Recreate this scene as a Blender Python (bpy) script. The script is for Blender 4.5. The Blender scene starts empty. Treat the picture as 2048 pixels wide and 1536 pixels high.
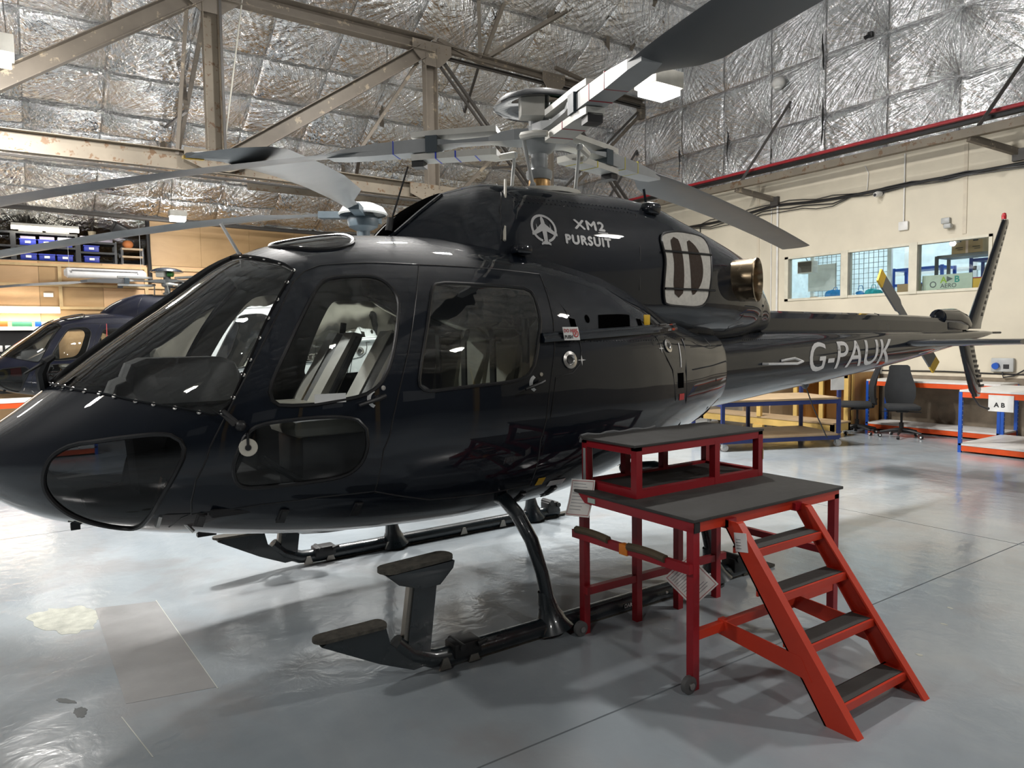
import bpy, bmesh, math, random
import numpy as np
from mathutils import Vector, Matrix
from mathutils.geometry import delaunay_2d_cdt
R = random.Random(7)
S = bpy.context.scene
COL = S.collection
PI = math.pi

# ------------------------------------------------------------------ camera, world, exposure, lamps
def make_camera():
    a, p, r = math.radians(55.6), math.radians(3.67), math.radians(0.8)
    F = Vector((math.cos(a), math.sin(a), 0)); Rt = Vector((math.sin(a), -math.cos(a), 0)); U = Vector((0, 0, 1))
    F2 = F * math.cos(p) - U * math.sin(p); U2 = U * math.cos(p) + F * math.sin(p)
    R3 = Rt * math.cos(r) - U2 * math.sin(r); U3 = U2 * math.cos(r) + Rt * math.sin(r)
    cd = bpy.data.cameras.new('camera'); c = bpy.data.objects.new('camera', cd); COL.objects.link(c)
    M = Matrix((R3, U3, -F2)).transposed().to_4x4(); M.translation = Vector((-3.132, -4.187, 1.68))
    c.matrix_world = M
    cd.sensor_fit = 'HORIZONTAL'; cd.sensor_width = 36.0; cd.lens = 1420 / 2048 * 36.0; cd.clip_start = 0.05
    S.camera = c
make_camera()
W = bpy.data.worlds.new('world'); S.world = W; W.use_nodes = True
W.node_tree.nodes['Background'].inputs[0].default_value = (0.75, 0.82, 0.9, 1)
W.node_tree.nodes['Background'].inputs[1].default_value = 0.05
S.view_settings.view_transform = 'Standard'; S.view_settings.look = 'None'
S.view_settings.exposure = 0.15; S.view_settings.gamma = 1.0; S.view_settings.use_curve_mapping = False
S.cycles.max_bounces = 10; S.cycles.diffuse_bounces = 4; S.cycles.glossy_bounces = 6; S.cycles.transparent_max_bounces = 24
S.cycles.sample_clamp_indirect = 6.0; S.cycles.use_denoising = True
S.cycles.caustics_reflective = False; S.cycles.caustics_refractive = False
def area(name, loc, size, power, color=(1, 1, 1), rot=(0, 0, 0), size_y=None):
    l = bpy.data.lights.new(name, 'AREA'); l.energy = power; l.color = color; l.shape = 'RECTANGLE'
    l.size = size; l.size_y = size_y or size
    o = bpy.data.objects.new(name, l); COL.objects.link(o); o.location = loc; o.rotation_euler = rot
    return o
# high-bay lamps, some added unseen for light: x, y, height of the lens, watts
HIGH_BAYS = [(4.24, 2.9, 5.05, 1), (-1.25, 3.3, 5.3, 1), (-3.33, 6.7, 5.2, 1), (1.6, 4.6, 7.2, 1.3), (2.6, 2.4, 8.8, 1.2), (-7.2, .2, 5.3, .6),
             (-.3, 12.5, 4.35, .35), (-7.0, 9.0, 5.3, 1), (4.5, -4.6, 5.8, .75), (-1.2, -8.5, 5.8, .45), (-7.5, -6, 5.8, .4), (4.5, -12, 5.8, .25)]
BAY_WATTS = 215.0
for i, (x, y, z, k) in enumerate(HIGH_BAYS):
    area('high_bay_glow', (x, y, z - .085), .44, BAY_WATTS * k, (1.0, .975, .94), size_y=.32)
    l = bpy.data.lights.new('high_bay_side_glow', 'POINT'); l.energy = (290 if i in (1, 2, 6) else 35 if i == 0 else 60) * k; l.color = (1.0, .97, .93); l.shadow_soft_size = .10
    o = bpy.data.objects.new('high_bay_side_glow', l); COL.objects.link(o); o.location = (x, y, z - .20)
for x0, x1, y, z, wt in ((-6.2, -2.45, 14.25, 2.42, 60), (-3.25, -2.0, 14.55, 4.2, 12)):
    area('tube_glow', ((x0 + x1) / 2, y - .06, z), x1 - x0, wt, (1, .93, .8), (math.radians(60), 0, 0), .08)
for y in (1.6, 3.4, 5.2):
    area('office_glow', (12.0, y, 4.55), 1.2, 34, (.90, .97, 1.0))

# ------------------------------------------------------------------ materials
MATS = {}
def nt(name):
    m = bpy.data.materials.new(name); m.use_nodes = True; t = m.node_tree
    b = t.nodes['Principled BSDF']; MATS[name] = m
    return m, t, b, t.nodes, t.links
def rgb(c, k=1.0): return (c[0] * k, c[1] * k, c[2] * k, 1)
def coords(t, scale=(1, 1, 1), kind='Object'):
    c = t.nodes.new('ShaderNodeTexCoord'); m = t.nodes.new('ShaderNodeMapping'); m.inputs['Scale'].default_value = scale
    t.links.new(c.outputs[kind], m.inputs[0]); return m.outputs[0]
def noise(t, vec, scale, detail=3, rough=.55, dist=0.0, kind='FBM'):
    n = t.nodes.new('ShaderNodeTexNoise'); n.inputs['Scale'].default_value = scale; n.inputs['Detail'].default_value = detail
    n.inputs['Roughness'].default_value = rough; n.inputs['Distortion'].default_value = dist
    try: n.noise_type = kind
    except Exception: pass
    t.links.new(vec, n.inputs['Vector']); return n.outputs[0]
def ramp(t, fac, *stops):
    r = t.nodes.new('ShaderNodeValToRGB'); e = r.color_ramp.elements
    while len(e) < len(stops): e.new(.5)
    for k, (p, c) in enumerate(stops): e[k].position = p; e[k].color = c if len(c) == 4 else (*c, 1)
    t.links.new(fac, r.inputs[0]); return r.outputs[0]
def mixc(t, fac, a, b, mode='MIX'):
    m = t.nodes.new('ShaderNodeMix'); m.data_type = 'RGBA'; m.blend_type = mode
    for s, v in ((m.inputs[0], fac), (m.inputs[6], a), (m.inputs[7], b)):
        if hasattr(v, 'is_linked'): t.links.new(v, s)
        else: s.default_value = v
    return m.outputs[2]
def math_(t, op, a, b=0.0):
    m = t.nodes.new('ShaderNodeMath'); m.operation = op
    for s, v in ((m.inputs[0], a), (m.inputs[1], b)):
        if hasattr(v, 'is_linked'): t.links.new(v, s)
        else: s.default_value = v
    return m.outputs[0]
def bump(t, h, strength, dist=.01, nrm=None):
    b = t.nodes.new('ShaderNodeBump'); b.inputs['Strength'].default_value = strength; b.inputs['Distance'].default_value = dist
    t.links.new(h, b.inputs['Height'])
    if nrm is not None: t.links.new(nrm, b.inputs['Normal'])
    return b.outputs[0]
def mat(name, c, rough=.5, metal=0.0, coat=0.0, var=.12, scale=6.0, bmp=0.0, spec=.5, emit=None, kind='Object'):
    """plain coloured material whose colour and gloss wander a little with a noise"""
    m, t, b, N, L = nt(name)
    v = coords(t, kind=kind); n = noise(t, v, scale, 4)
    L.new(ramp(t, n, (.25, rgb(c, 1 - var)), (.75, rgb(c, 1 + var))), b.inputs['Base Color'])
    rr = ramp(t, n, (.3, (max(rough * .85, .02),) * 3), (.7, (min(rough * 1.15, 1),) * 3)); L.new(rr, b.inputs['Roughness'])
    b.inputs['Metallic'].default_value = metal; b.inputs['Coat Weight'].default_value = coat; b.inputs['Coat Roughness'].default_value = .03
    b.inputs['Specular IOR Level'].default_value = spec
    if bmp: L.new(bump(t, noise(t, v, scale * 8, 3), bmp, .004), b.inputs['Normal'])
    if emit:
        b.inputs['Emission Color'].default_value = rgb(emit[0]); b.inputs['Emission Strength'].default_value = emit[1]
    return m
def chipped(name, c, under, rough=.35, amount=.62, scale=22):
    """paint with small chips that show what is under it"""
    m, t, b, N, L = nt(name); v = coords(t)
    n = noise(t, v, scale, 6, .7); k = ramp(t, n, (amount, (0, 0, 0)), (amount + .025, (1, 1, 1)))
    big = noise(t, v, 2.2, 3)
    base = ramp(t, big, (.3, rgb(c, .82)), (.7, rgb(c, 1.1)))
    L.new(mixc(t, k, base, rgb(under)), b.inputs['Base Color']); b.inputs['Roughness'].default_value = rough
    return m
def glass(name, tint, gloss=1.0, wav=0.0, ior=1.5):
    m, t, b, N, L = nt(name); N.remove(b)
    tr = N.new('ShaderNodeBsdfTransparent'); tr.inputs[0].default_value = rgb(tint)
    gl = N.new('ShaderNodeBsdfGlossy'); gl.inputs['Roughness'].default_value = .015; gl.inputs[0].default_value = rgb((1, 1, 1), gloss)
    fr = N.new('ShaderNodeFresnel'); fr.inputs[0].default_value = ior
    mx = N.new('ShaderNodeMixShader'); L.new(fr.outputs[0], mx.inputs[0]); L.new(tr.outputs[0], mx.inputs[1]); L.new(gl.outputs[0], mx.inputs[2])
    if wav:
        nn = bump(t, noise(t, coords(t, (1, 1, .6)), 3.2, 2, .5, .4), wav, .05); L.new(nn, gl.inputs['Normal']); L.new(nn, fr.inputs['Normal'])
    L.new(mx.outputs[0], N['Material Output'].inputs[0]); return m
def paint(name, c, coat=1.0):
    m, t, b, N, L = nt(name); v = coords(t)
    n = noise(t, v, 3.0, 3); L.new(ramp(t, n, (.3, rgb(c, .9)), (.7, rgb(c, 1.1))), b.inputs['Base Color'])
    b.inputs['Roughness'].default_value = .5; b.inputs['Specular IOR Level'].default_value = .12; b.inputs['Coat Weight'].default_value = coat; b.inputs['Coat Roughness'].default_value = .012; b.inputs['Coat IOR'].default_value = 1.52
    nn = bump(t, noise(t, v, 2.6, 1, .4), .10, .03); L.new(nn, b.inputs['Coat Normal']); L.new(nn, b.inputs['Normal'])
    return m
def foil(name, tint, fine=1.0, scale=1.0, metal=1.0, rough=.27):
    """crinkled foil: creases fan out of the quilt's corners (attributes fan, fan2 hold angle, radius, cell), small crumples everywhere"""
    m, t, b, N, L = nt(name); v = coords(t)
    b.inputs['Metallic'].default_value = metal
    w = noise(t, v, 1.1 * scale, 2, .5, .3); hs = []
    for at, sc in (('fan', 7.0), ('fan2', 6.0)):
        a = N.new('ShaderNodeAttribute'); a.attribute_name = at
        hs.append(noise(t, a.outputs['Vector'], sc, 4, .6, .25))
    r2 = noise(t, v, 9 * scale, 4, .62, 1.6, 'RIDGED_MULTIFRACTAL'); r3 = noise(t, v, 40 * scale, 3, .6, .8)
    n1 = bump(t, hs[0], 1.0, .055 * fine); n1 = bump(t, hs[1], .8, .04 * fine, n1); n2 = bump(t, r2, .10 * fine, .012, n1); n3 = bump(t, r3, .14 * fine, .005, n2)
    L.new(n3, b.inputs['Normal'])
    L.new(ramp(t, w, (.3, rgb(tint, .9)), (.7, rgb(tint, 1.0))), b.inputs['Base Color'])
    L.new(ramp(t, r2, (.2, (rough * .85,) * 3), (.8, (rough * 1.25,) * 3)), b.inputs['Roughness'])
    return m
def ply(name, c, c2, sx=(1, 1, 1), rough=.55):
    m, t, b, N, L = nt(name); v = coords(t, sx)
    g = noise(t, v, 2.2, 6, .62, 1.4); k = noise(t, coords(t, (1, 1, 1)), 1.3, 2)
    L.new(mixc(t, math_(t, 'MULTIPLY', k, .35), ramp(t, g, (.3, rgb(c2)), (.65, rgb(c))), rgb(c, 1.15)), b.inputs['Base Color'])
    b.inputs['Roughness'].default_value = rough; L.new(bump(t, g, .12, .004), b.inputs['Normal']); return m
navy = paint('navy_gloss_paint', (.003, .0058, .0115))
navy2 = paint('blue_black_gloss_paint', (.005, .0065, .017))
whitep = paint('white_gloss_paint', (.72, .74, .74))
black_r = mat('black_rubber', (.008, .008, .009), .38)
black_p = mat('black_plastic', (.012, .012, .013), .45)
trim_grey = mat('dark_grey_cabin_lining', (.085, .088, .09), .7, var=.2)
cream = mat('cream_leather', (.62, .585, .50), .42, var=.08, bmp=.15)
dark_leather = mat('charcoal_leather', (.03, .03, .032), .5)
carpet = mat('dark_cabin_carpet', (.02, .02, .022), .95)
hollow_shade = mat('painted_hollow_shade', (.002, .002, .002), 1.0, spec=0.0); pod_grey = mat('grey_instrument_pod', (.34, .34, .335), .5)  # near-black painted in for the shade inside openings, laid on as flat patches
g_ws = glass('windscreen_acrylic', (.90, .92, .92), 1.0, .05, 2.0); g_door = glass('door_window_acrylic', (.86, .89, .88), 1.0, .14, 1.65); g_low = glass('lower_door_acrylic', (.62, .64, .64), 1.0, .03, 1.4)
g_tint = glass('tinted_nose_acrylic', (.20, .21, .22)); g_rear = glass('rear_window_acrylic', (.84, .90, .87), 1.0, .22, 2.1); g_pane = glass('office_pane', (.93, .96, .95))
clip_steel = mat('dull_steel_clip', (.30, .28, .25), .4, 1.0)
steel = mat('bright_steel', (.62, .6, .57), .25, 1.0); alu = mat('painted_light_grey_metal', (.43, .44, .43), .4); hub_grey = mat('hub_grey_composite', (.30, .315, .32), .45)
hub_dark = mat('blue_grey_elastomer_block', (.045, .065, .08), .5); hub_cream = mat('off_white_cast_metal', (.68, .66, .60), .4)
blade_m = mat('grey_rotor_blade_paint', (.125, .13, .135), .38, var=.1, scale=2.5); blade_edge = mat('pale_blade_root_paint', (.40, .41, .41), .4)
yellow = mat('yellow_paint', (.75, .46, .02), .45); redt = mat('red_tape', (.42, .02, .03), .5); bluet = mat('blue_tie', (.02, .06, .62), .4); yelt = mat('yellow_tape', (.7, .6, .03), .5)
bronze = mat('bronze_titanium', (.34, .26, .17), .26, 1.0, var=.25, scale=9); brass = mat('bronze_bearing_band', (.42, .25, .10), .4, .6)
mesh_white = mat('white_intake_gauze', (.62, .59, .53), .75, var=.12, scale=40, bmp=.4); brown = mat('brown_intake_honeycomb', (.045, .028, .018), .85, scale=60, bmp=.5)
letter = mat('pale_grey_vinyl_lettering', (.66, .65, .64), .4); white_v = mat('white_vinyl', (.8, .8, .78), .45); red_v = mat('red_vinyl', (.5, .03, .03), .45)
skid_m = mat('dark_slate_gear_paint', (.012, .018, .022), .28, coat=.6); grit = mat('worn_black_grip_pad', (.06, .055, .045), .85, var=.6, scale=30, bmp=.6)
red_old = chipped('old_crimson_paint', (.33, .012, .02), (.07, .02, .015), .38, .70, 14); red_new = chipped('orange_red_paint', (.60, .045, .018), (.10, .03, .02), .36, .69, 24)
mat_black = mat('worn_black_anti_slip_sheet', (.045, .043, .04), .7, var=.35, scale=9, bmp=.3)
foil_roof = foil('crinkled_roof_foil', (.95, .945, .935), 1.7, 1.0, 1.0, .15); foil_gable = foil('crinkled_gable_foil', (.80, .81, .82), 1.2, .9, .95, .20)
girder = chipped('dusty_taupe_girder_paint', (.155, .132, .105), (.30, .25, .18), .6, .60, 5); girder_d = mat('dark_brown_steel', (.055, .05, .045), .55)
girder_l = chipped('rusty_cream_girder_paint', (.185, .157, .118), (.12, .07, .035), .65, .57, 7)
def pchip(xs, ys):
    xs=np.array(xs,float); ys=np.array(ys,float); h=np.diff(xs); d=np.diff(ys)/h
    m=np.zeros(len(xs)); m[0]=d[0]; m[-1]=d[-1]
    for i in range(1,len(xs)-1):
        if d[i-1]*d[i]>0:
            w1=2*h[i]+h[i-1]; w2=h[i]+2*h[i-1]; m[i]=(w1+w2)/(w1/d[i-1]+w2/d[i])
    def f(x):
        x=np.clip(np.asarray(x,float),xs[0],xs[-1]); i=np.clip(np.searchsorted(xs,x)-1,0,len(xs)-2)
        t=(x-xs[i])/h[i]
        return ((2*t**3-3*t**2+1)*ys[i]+(t**3-2*t**2+t)*h[i]*m[i]+(-2*t**3+3*t**2)*ys[i+1]+(t**3-t**2)*h[i]*m[i+1])
    return f
class Body:
    """closed loft about the XZ plane; rows: x, top, bottom, half width, height of widest line, upper and lower roundness"""
    def __init__(s, rows, nose=False):
        r=np.array(rows,float); s.x0=r[0,0]; s.x1=r[-1,0]; s.nose=nose
        u=s.u_of(r[:,0]); s.f=[pchip(u,r[:,k]) for k in range(1,7)]
    def u_of(s,x):
        d=np.maximum(np.asarray(x,float)-s.x0,0)
        return (d+np.sqrt(d*d+2*d))/2 if s.nose else d
    def x_of(s,u):
        u=np.asarray(u,float); return s.x0+(u*u/(u+.5) if s.nose else u)
    def prof(s,x): 
        u=s.u_of(x); return [f(u) for f in s.f]
    def P(s,u,th):
        """th in degrees, -90 keel .. 90 top; port side is -y"""
        x=s.x_of(u); zt,zb,w,zm,nu,nl=[f(u) for f in s.f]
        a=np.radians(th); c=np.maximum(np.cos(a),0); sn=np.abs(np.sin(a)); up=np.asarray(th)>=0
        n=np.where(up,nu,nl); y=-w*c**(2/n); z=np.where(up,zm+(zt-zm)*sn**(2/n),zm-(zm-zb)*sn**(2/n))
        return np.stack([x+0*z,y+0*z,z],-1)
    def th_of(s,x,z):
        zt,zb,w,zm,nu,nl=s.prof(x); z=np.asarray(z,float); up=z>=zm
        r=np.clip(np.where(up,(z-zm)/np.maximum(zt-zm,1e-6),(zm-z)/np.maximum(zm-zb,1e-6)),0,1)
        n=np.where(up,nu,nl); a=np.degrees(np.arcsin(r**(n/2))); return np.where(up,a,-a)
    def F(s,p):
        """implicit value, negative inside"""
        x,y,z=p; 
        if x<s.x0 or x>s.x1: return 1.
        zt,zb,w,zm,nu,nl=s.prof(x); up=z>=zm; n=nu if up else nl; h=(zt-zm) if up else (zm-zb)
        return (abs(y)/max(w,1e-6))**n+(abs(z-zm)/max(h,1e-6))**n-1
    def N(s,u,th):
        e=1e-3; a=s.P(u+e,th)-s.P(np.maximum(u-e,0),th); b=s.P(u,np.minimum(th+.3,90))-s.P(u,np.maximum(th-.3,-90))
        n=np.cross(a,b); l=np.linalg.norm(n,axis=-1,keepdims=True); n=n/np.maximum(l,1e-9)
        return np.where(n[...,1:2]>0.02,-n,n)
FUS=Body([(-3.40,1.15,1.13,.012,1.14,2.0,2.0),(-3.33,1.255,.995,.22,1.145,2.0,2.0),(-3.2,1.355,.895,.36,1.15,2.05,2.05),(-3.05,1.475,.82,.475,1.15,2.1,2.1),
 (-2.8,1.68,.745,.62,1.16,2.2,2.2),(-2.5,1.905,.685,.745,1.18,2.3,2.3),(-2.2,2.125,.64,.83,1.20,2.4,2.4),(-1.9,2.24,.60,.885,1.22,2.5,2.45),(-1.5,2.305,.57,.92,1.23,2.5,2.5),
 (-1.0,2.325,.555,.935,1.24,2.5,2.5),(-.5,2.31,.575,.93,1.25,2.5,2.5),(0,2.245,.635,.90,1.27,2.45,2.4),(.3,2.14,.70,.86,1.29,2.45,2.35),(.6,1.99,.775,.79,1.31,2.5,2.3),
 (.9,1.86,.85,.70,1.33,2.7,2.25),(1.2,1.76,.925,.60,1.35,3.0,2.2),(1.46,1.74,1.03,.505,1.37,3.2,2.2)],True)
BOOM=Body([(1.2,1.735,1.0,.46,1.38,2.5,2.1),(1.46,1.735,1.03,.43,1.39,2.5,2.1),(2.0,1.73,1.075,.39,1.41,2.5,2.1),(2.8,1.73,1.145,.335,1.44,2.4,2.1),(3.7,1.73,1.22,.28,1.48,2.3,2.1),(4.9,1.725,1.335,.21,1.53,2.2,2.1),(6.0,1.71,1.465,.15,1.59,2.1,2.1),(7.0,1.70,1.59,.085,1.65,2,2),(7.35,1.69,1.635,.045,1.665,2,2),(7.45,1.68,1.655,.016,1.667,2,2)])
COWL=Body([(-1.36,2.25,1.95,.06,2.0,2,2),(-1.25,2.375,1.9,.22,1.98,2.0,2),(-1.05,2.53,1.8,.37,1.95,2.1,2),(-.8,2.65,1.7,.49,1.92,2.3,2),(-.5,2.725,1.65,.56,1.92,2.5,2),(0,2.725,1.6,.59,1.92,2.9,2),(.5,2.73,1.6,.60,1.92,2.9,2),
 (.8,2.71,1.6,.60,1.94,2.8,2),(1.1,2.63,1.6,.595,1.98,2.6,2.4),(1.5,2.515,1.6,.55,2.0,2.5,2.4),(1.8,2.43,1.61,.49,2.0,2.4,2.3),(1.95,2.37,1.63,.45,1.98,2.4,2.3),(2.08,2.24,1.65,.40,1.95,2.3,2.2),(2.2,2.06,1.67,.36,1.9,2.2,2.1),(2.30,1.9,1.69,.30,1.83,2.2,2.1),(2.38,1.82,1.7,.22,1.78,2.2,2.1)])
# ------------------------------------------------------------------ helpers
def tag(o, label=None, cat=None, group=None, kind=None):
    for k, v in (('label', label), ('category', cat), ('group', group), ('kind', kind)):
        if v: o[k] = v
    return o
def thing(name, label, cat, loc=(0, 0, 0), rz=0.0, group=None):
    o = bpy.data.objects.new(name, None); COL.objects.link(o); o.empty_display_size = .1
    o.location = loc; o.rotation_euler = (0, 0, rz); return tag(o, label, cat, group)
class MB:
    """collects shapes in local coordinates; build() links them as one mesh object"""
    def __init__(s): s.v = []; s.f = []; s.mi = []; s.cur = 0; s.sm = []
    def add(s, vs, fs, smooth=False):
        n = len(s.v); s.v += [tuple(map(float, p)) for p in vs]; s.f += [tuple(i + n for i in f) for f in fs]
        s.mi += [s.cur] * len(fs); s.sm += [smooth] * len(fs); return s
    def box(s, x0, x1, y0, y1, z0, z1, b=0.0):
        if b <= 0:
            v = [(x, y, z) for x in (x0, x1) for y in (y0, y1) for z in (z0, z1)]
            return s.add(v, [(0, 1, 3, 2), (4, 6, 7, 5), (0, 4, 5, 1), (2, 3, 7, 6), (0, 2, 6, 4), (1, 5, 7, 3)])
        bm = bmesh.new(); bmesh.ops.create_cube(bm, size=1)
        for q in bm.verts: q.co = Vector(((x0 + x1) / 2 + q.co.x * (x1 - x0), (y0 + y1) / 2 + q.co.y * (y1 - y0), (z0 + z1) / 2 + q.co.z * (z1 - z0)))
        bmesh.ops.bevel(bm, geom=bm.edges[:], offset=min(b, .49 * min(x1 - x0, y1 - y0, z1 - z0)), segments=2, affect='EDGES', profile=.5)
        bm.verts.index_update(); s.add([q.co for q in bm.verts], [[q.index for q in f.verts] for f in bm.faces], True); bm.free(); return s
    def bar(s, a, b, w, h=None, up=(0, 0, 1), bev=0.0):
        """rectangular bar from a to b, w wide and h high"""
        a, b = Vector(a), Vector(b); h = h or w; d = (b - a).normalized(); u = Vector(up)
        x = d.cross(u); 
        if x.length < 1e-4: x = d.cross(Vector((1, 0, 0)))
        x.normalize(); z = x.cross(d)
        v = [p + x * (w / 2 * i) + z * (h / 2 * j) for p in (a, b) for i, j in ((-1, -1), (1, -1), (1, 1), (-1, 1))]
        return s.add(v, [(3, 2, 1, 0), (4, 5, 6, 7), (0, 1, 5, 4), (1, 2, 6, 5), (2, 3, 7, 6), (3, 0, 4, 7)])
    def tube(s, pts, r, n=8, closed=False, caps=True, flat=1.0):
        """round tube along a path; r a number or one radius per point"""
        P = [Vector(p) for p in pts]; m = len(P); rr = r if hasattr(r, '__len__') else [r] * m
        T = []
        for i in range(m):
            a = P[(i - 1) % m] if (closed or i) else P[i]; b = P[(i + 1) % m] if (closed or i < m - 1) else P[i]
            T.append((b - a).normalized())
        x = T[0].orthogonal().normalized(); vs = []
        for i in range(m):
            x = (x - T[i] * x.dot(T[i])); x = x.normalized() if x.length > 1e-6 else T[i].orthogonal().normalized(); y = T[i].cross(x)
            vs += [P[i] + x * (rr[i] * math.cos(2 * PI * k / n)) + y * (rr[i] * flat * math.sin(2 * PI * k / n)) for k in range(n)]
        fs = [(i * n + k, i * n + (k + 1) % n, ((i + 1) % m) * n + (k + 1) % n, ((i + 1) % m) * n + k) for i in range(m if closed else m - 1) for k in range(n)]
        if caps and not closed: fs += [tuple(range(n - 1, -1, -1)), tuple((m - 1) * n + k for k in range(n))]
        return s.add(vs, fs, True)
    def cyl(s, a, b, r, r2=None, n=16): return s.tube([a, b], [r, r if r2 is None else r2], n)
    def lathe(s, prof, o=(0, 0, 0), ax=(0, 0, 1), n=24):
        """revolve (radius, height) pairs about ax through o"""
        ax = Vector(ax).normalized(); x = ax.orthogonal().normalized(); y = ax.cross(x); o = Vector(o); vs = []
        for r, h in prof: vs += [o + ax * h + x * (max(r, 1e-4) * math.cos(2 * PI * k / n)) + y * (max(r, 1e-4) * math.sin(2 * PI * k / n)) for k in range(n)]
        return s.add(vs, [(i * n + k, i * n + (k + 1) % n, (i + 1) * n + (k + 1) % n, (i + 1) * n + k) for i in range(len(prof) - 1) for k in range(n)], True)
    def prism(s, poly, a, b, smooth=False):
        """extrude a polygon of 3D points by the vector b-a"""
        n = len(poly); d = Vector(b) - Vector(a); v = [Vector(p) for p in poly] + [Vector(p) + d for p in poly]
        s.add(v, [tuple(range(n - 1, -1, -1)), tuple(range(n, 2 * n))]); s.add(v, [(k, (k + 1) % n, n + (k + 1) % n, n + k) for k in range(n)], smooth); return s
    def sphere(s, c, r, n=12, sc=(1, 1, 1)):
        c = Vector(c); m = n // 2; vs = []
        for i in range(m + 1):
            t = PI * i / m
            vs += [c + Vector((r * sc[0] * max(math.sin(t), 1e-4) * math.cos(2 * PI * k / n), r * sc[1] * max(math.sin(t), 1e-4) * math.sin(2 * PI * k / n), -r * sc[2] * math.cos(t))) for k in range(n)]
        return s.add(vs, [(i * n + k, i * n + (k + 1) % n, (i + 1) * n + (k + 1) % n, (i + 1) * n + k) for i in range(m) for k in range(n)], True)
    def mesh(s, name, mats):
        me = bpy.data.meshes.new(name); me.from_pydata(s.v, [], s.f); me.polygons.foreach_set('material_index', s.mi); me.polygons.foreach_set('use_smooth', s.sm)
        for m in (mats if isinstance(mats, (list, tuple)) else [mats]): me.materials.append(m)
        me.update(); return me
    def build(s, name, mats, parent=None, loc=(0, 0, 0), rot=None):
        o = bpy.data.objects.new(name, s.mesh(name, mats)); COL.objects.link(o); o.parent = parent; o.location = loc
        if rot: o.rotation_euler = rot
        if any(s.sm):
            try: o.data.set_sharp_from_angle(angle=math.radians(38))
            except Exception: pass
        return o
def inst(me, name, parent, loc, rot=(0, 0, 0), sc=None):
    o = bpy.data.objects.new(name, me); COL.objects.link(o); o.parent = parent; o.location = loc; o.rotation_euler = rot
    if sc: o.scale = sc
    return o
def copy_tree(o, parent=None, swap=None):
    c = o.copy(); COL.objects.link(c); c.parent = parent
    if swap and c.type == 'MESH':
        for sl in c.material_slots:
            if sl.material in swap: m = swap[sl.material]; sl.link = 'OBJECT'; sl.material = m
    for ch in list(o.children): copy_tree(ch, c, swap)
    return c
def mesh_np(name, V, Fs, mats, nrm=None, mi=None):
    me = bpy.data.meshes.new(name); me.from_pydata(V.tolist() if hasattr(V, 'tolist') else V, [], Fs)
    for m in (mats if isinstance(mats, (list, tuple)) else [mats]): me.materials.append(m)
    if mi is not None: me.polygons.foreach_set('material_index', mi)
    me.polygons.foreach_set('use_smooth', [True] * len(me.polygons)); me.update()
    if nrm is not None: me.normals_split_custom_set_from_vertices([tuple(n) for n in nrm])
    return me
def link(me, name, parent=None, loc=(0, 0, 0)):
    o = bpy.data.objects.new(name, me); COL.objects.link(o); o.parent = parent; o.location = loc; return o
def smooth_poly(P, step=.03, closed=True):
    """Catmull-Rom through the points, resampled to about step"""
    P = np.array(P, float); n = len(P); out = []
    for i in range(n if closed else n - 1):
        a, b, c, d = (P[(i + k) % n] if closed else P[min(max(i + k, 0), n - 1)] for k in (-1, 0, 1, 2))
        m = max(1, int(np.linalg.norm(c - b) / step))
        for t in np.arange(m) / m: out.append(.5 * ((2 * b) + (c - a) * t + (2 * a - 5 * b + 4 * c - d) * t * t + (3 * b - a - 3 * c + d) * t ** 3))
    if not closed: out.append(P[-1])
    return np.array(out)
def lin_poly(P, step=.04, closed=True):
    P = np.array(P, float); n = len(P); out = []
    for i in range(n if closed else n - 1):
        b, c = P[i], P[(i + 1) % n]; m = max(1, int(np.linalg.norm(c - b) / step)); out += [b + (c - b) * t for t in np.arange(m) / m]
    if not closed: out.append(P[-1])
    return np.array(out)
def in_poly(pts, poly):
    x, y = pts[:, 0], pts[:, 1]; r = np.zeros(len(pts), bool); px, py = poly[:, 0], poly[:, 1]; n = len(poly); j = n - 1
    for i in range(n):
        c = ((py[i] > y) != (py[j] > y)); 
        with np.errstate(divide='ignore', invalid='ignore'): xi = (px[j] - px[i]) * (y - py[i]) / (py[j] - py[i]) + px[i]
        r ^= c & (x < xi); j = i
    return r
TH = 1.35 / 90          # metres of the flat pattern per degree round the body
def to_uv(B, P):
    """points (x, y, z) on the port side of a body -> flat pattern coordinates"""
    P = np.array(P, float); x, y, z = P.T; zt, zb, w, zm, nu, nl = B.prof(x); up = z >= zm; n = np.where(up, nu, nl)
    sn = np.clip(np.where(up, (z - zm) / np.maximum(zt - zm, 1e-6), (zm - z) / np.maximum(zm - zb, 1e-6)), 0, 1) ** (n / 2)
    cs = np.clip(np.abs(y) / np.maximum(w, 1e-6), 0, 1) ** (n / 2); th = np.degrees(np.arctan2(sn, cs))
    return np.stack([B.u_of(x), np.where(up, th, -th) * TH], 1)
def from_uv(B, uv, off=0.0, side=1):
    uv = np.asarray(uv, float); P = B.P(uv[:, 0], uv[:, 1] / TH); 
    N = B.N(uv[:, 0], uv[:, 1] / TH); P = P + N * off
    if side < 0: P = P * [1, -1, 1]; N = N * [1, -1, 1]
    return P, N
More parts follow.
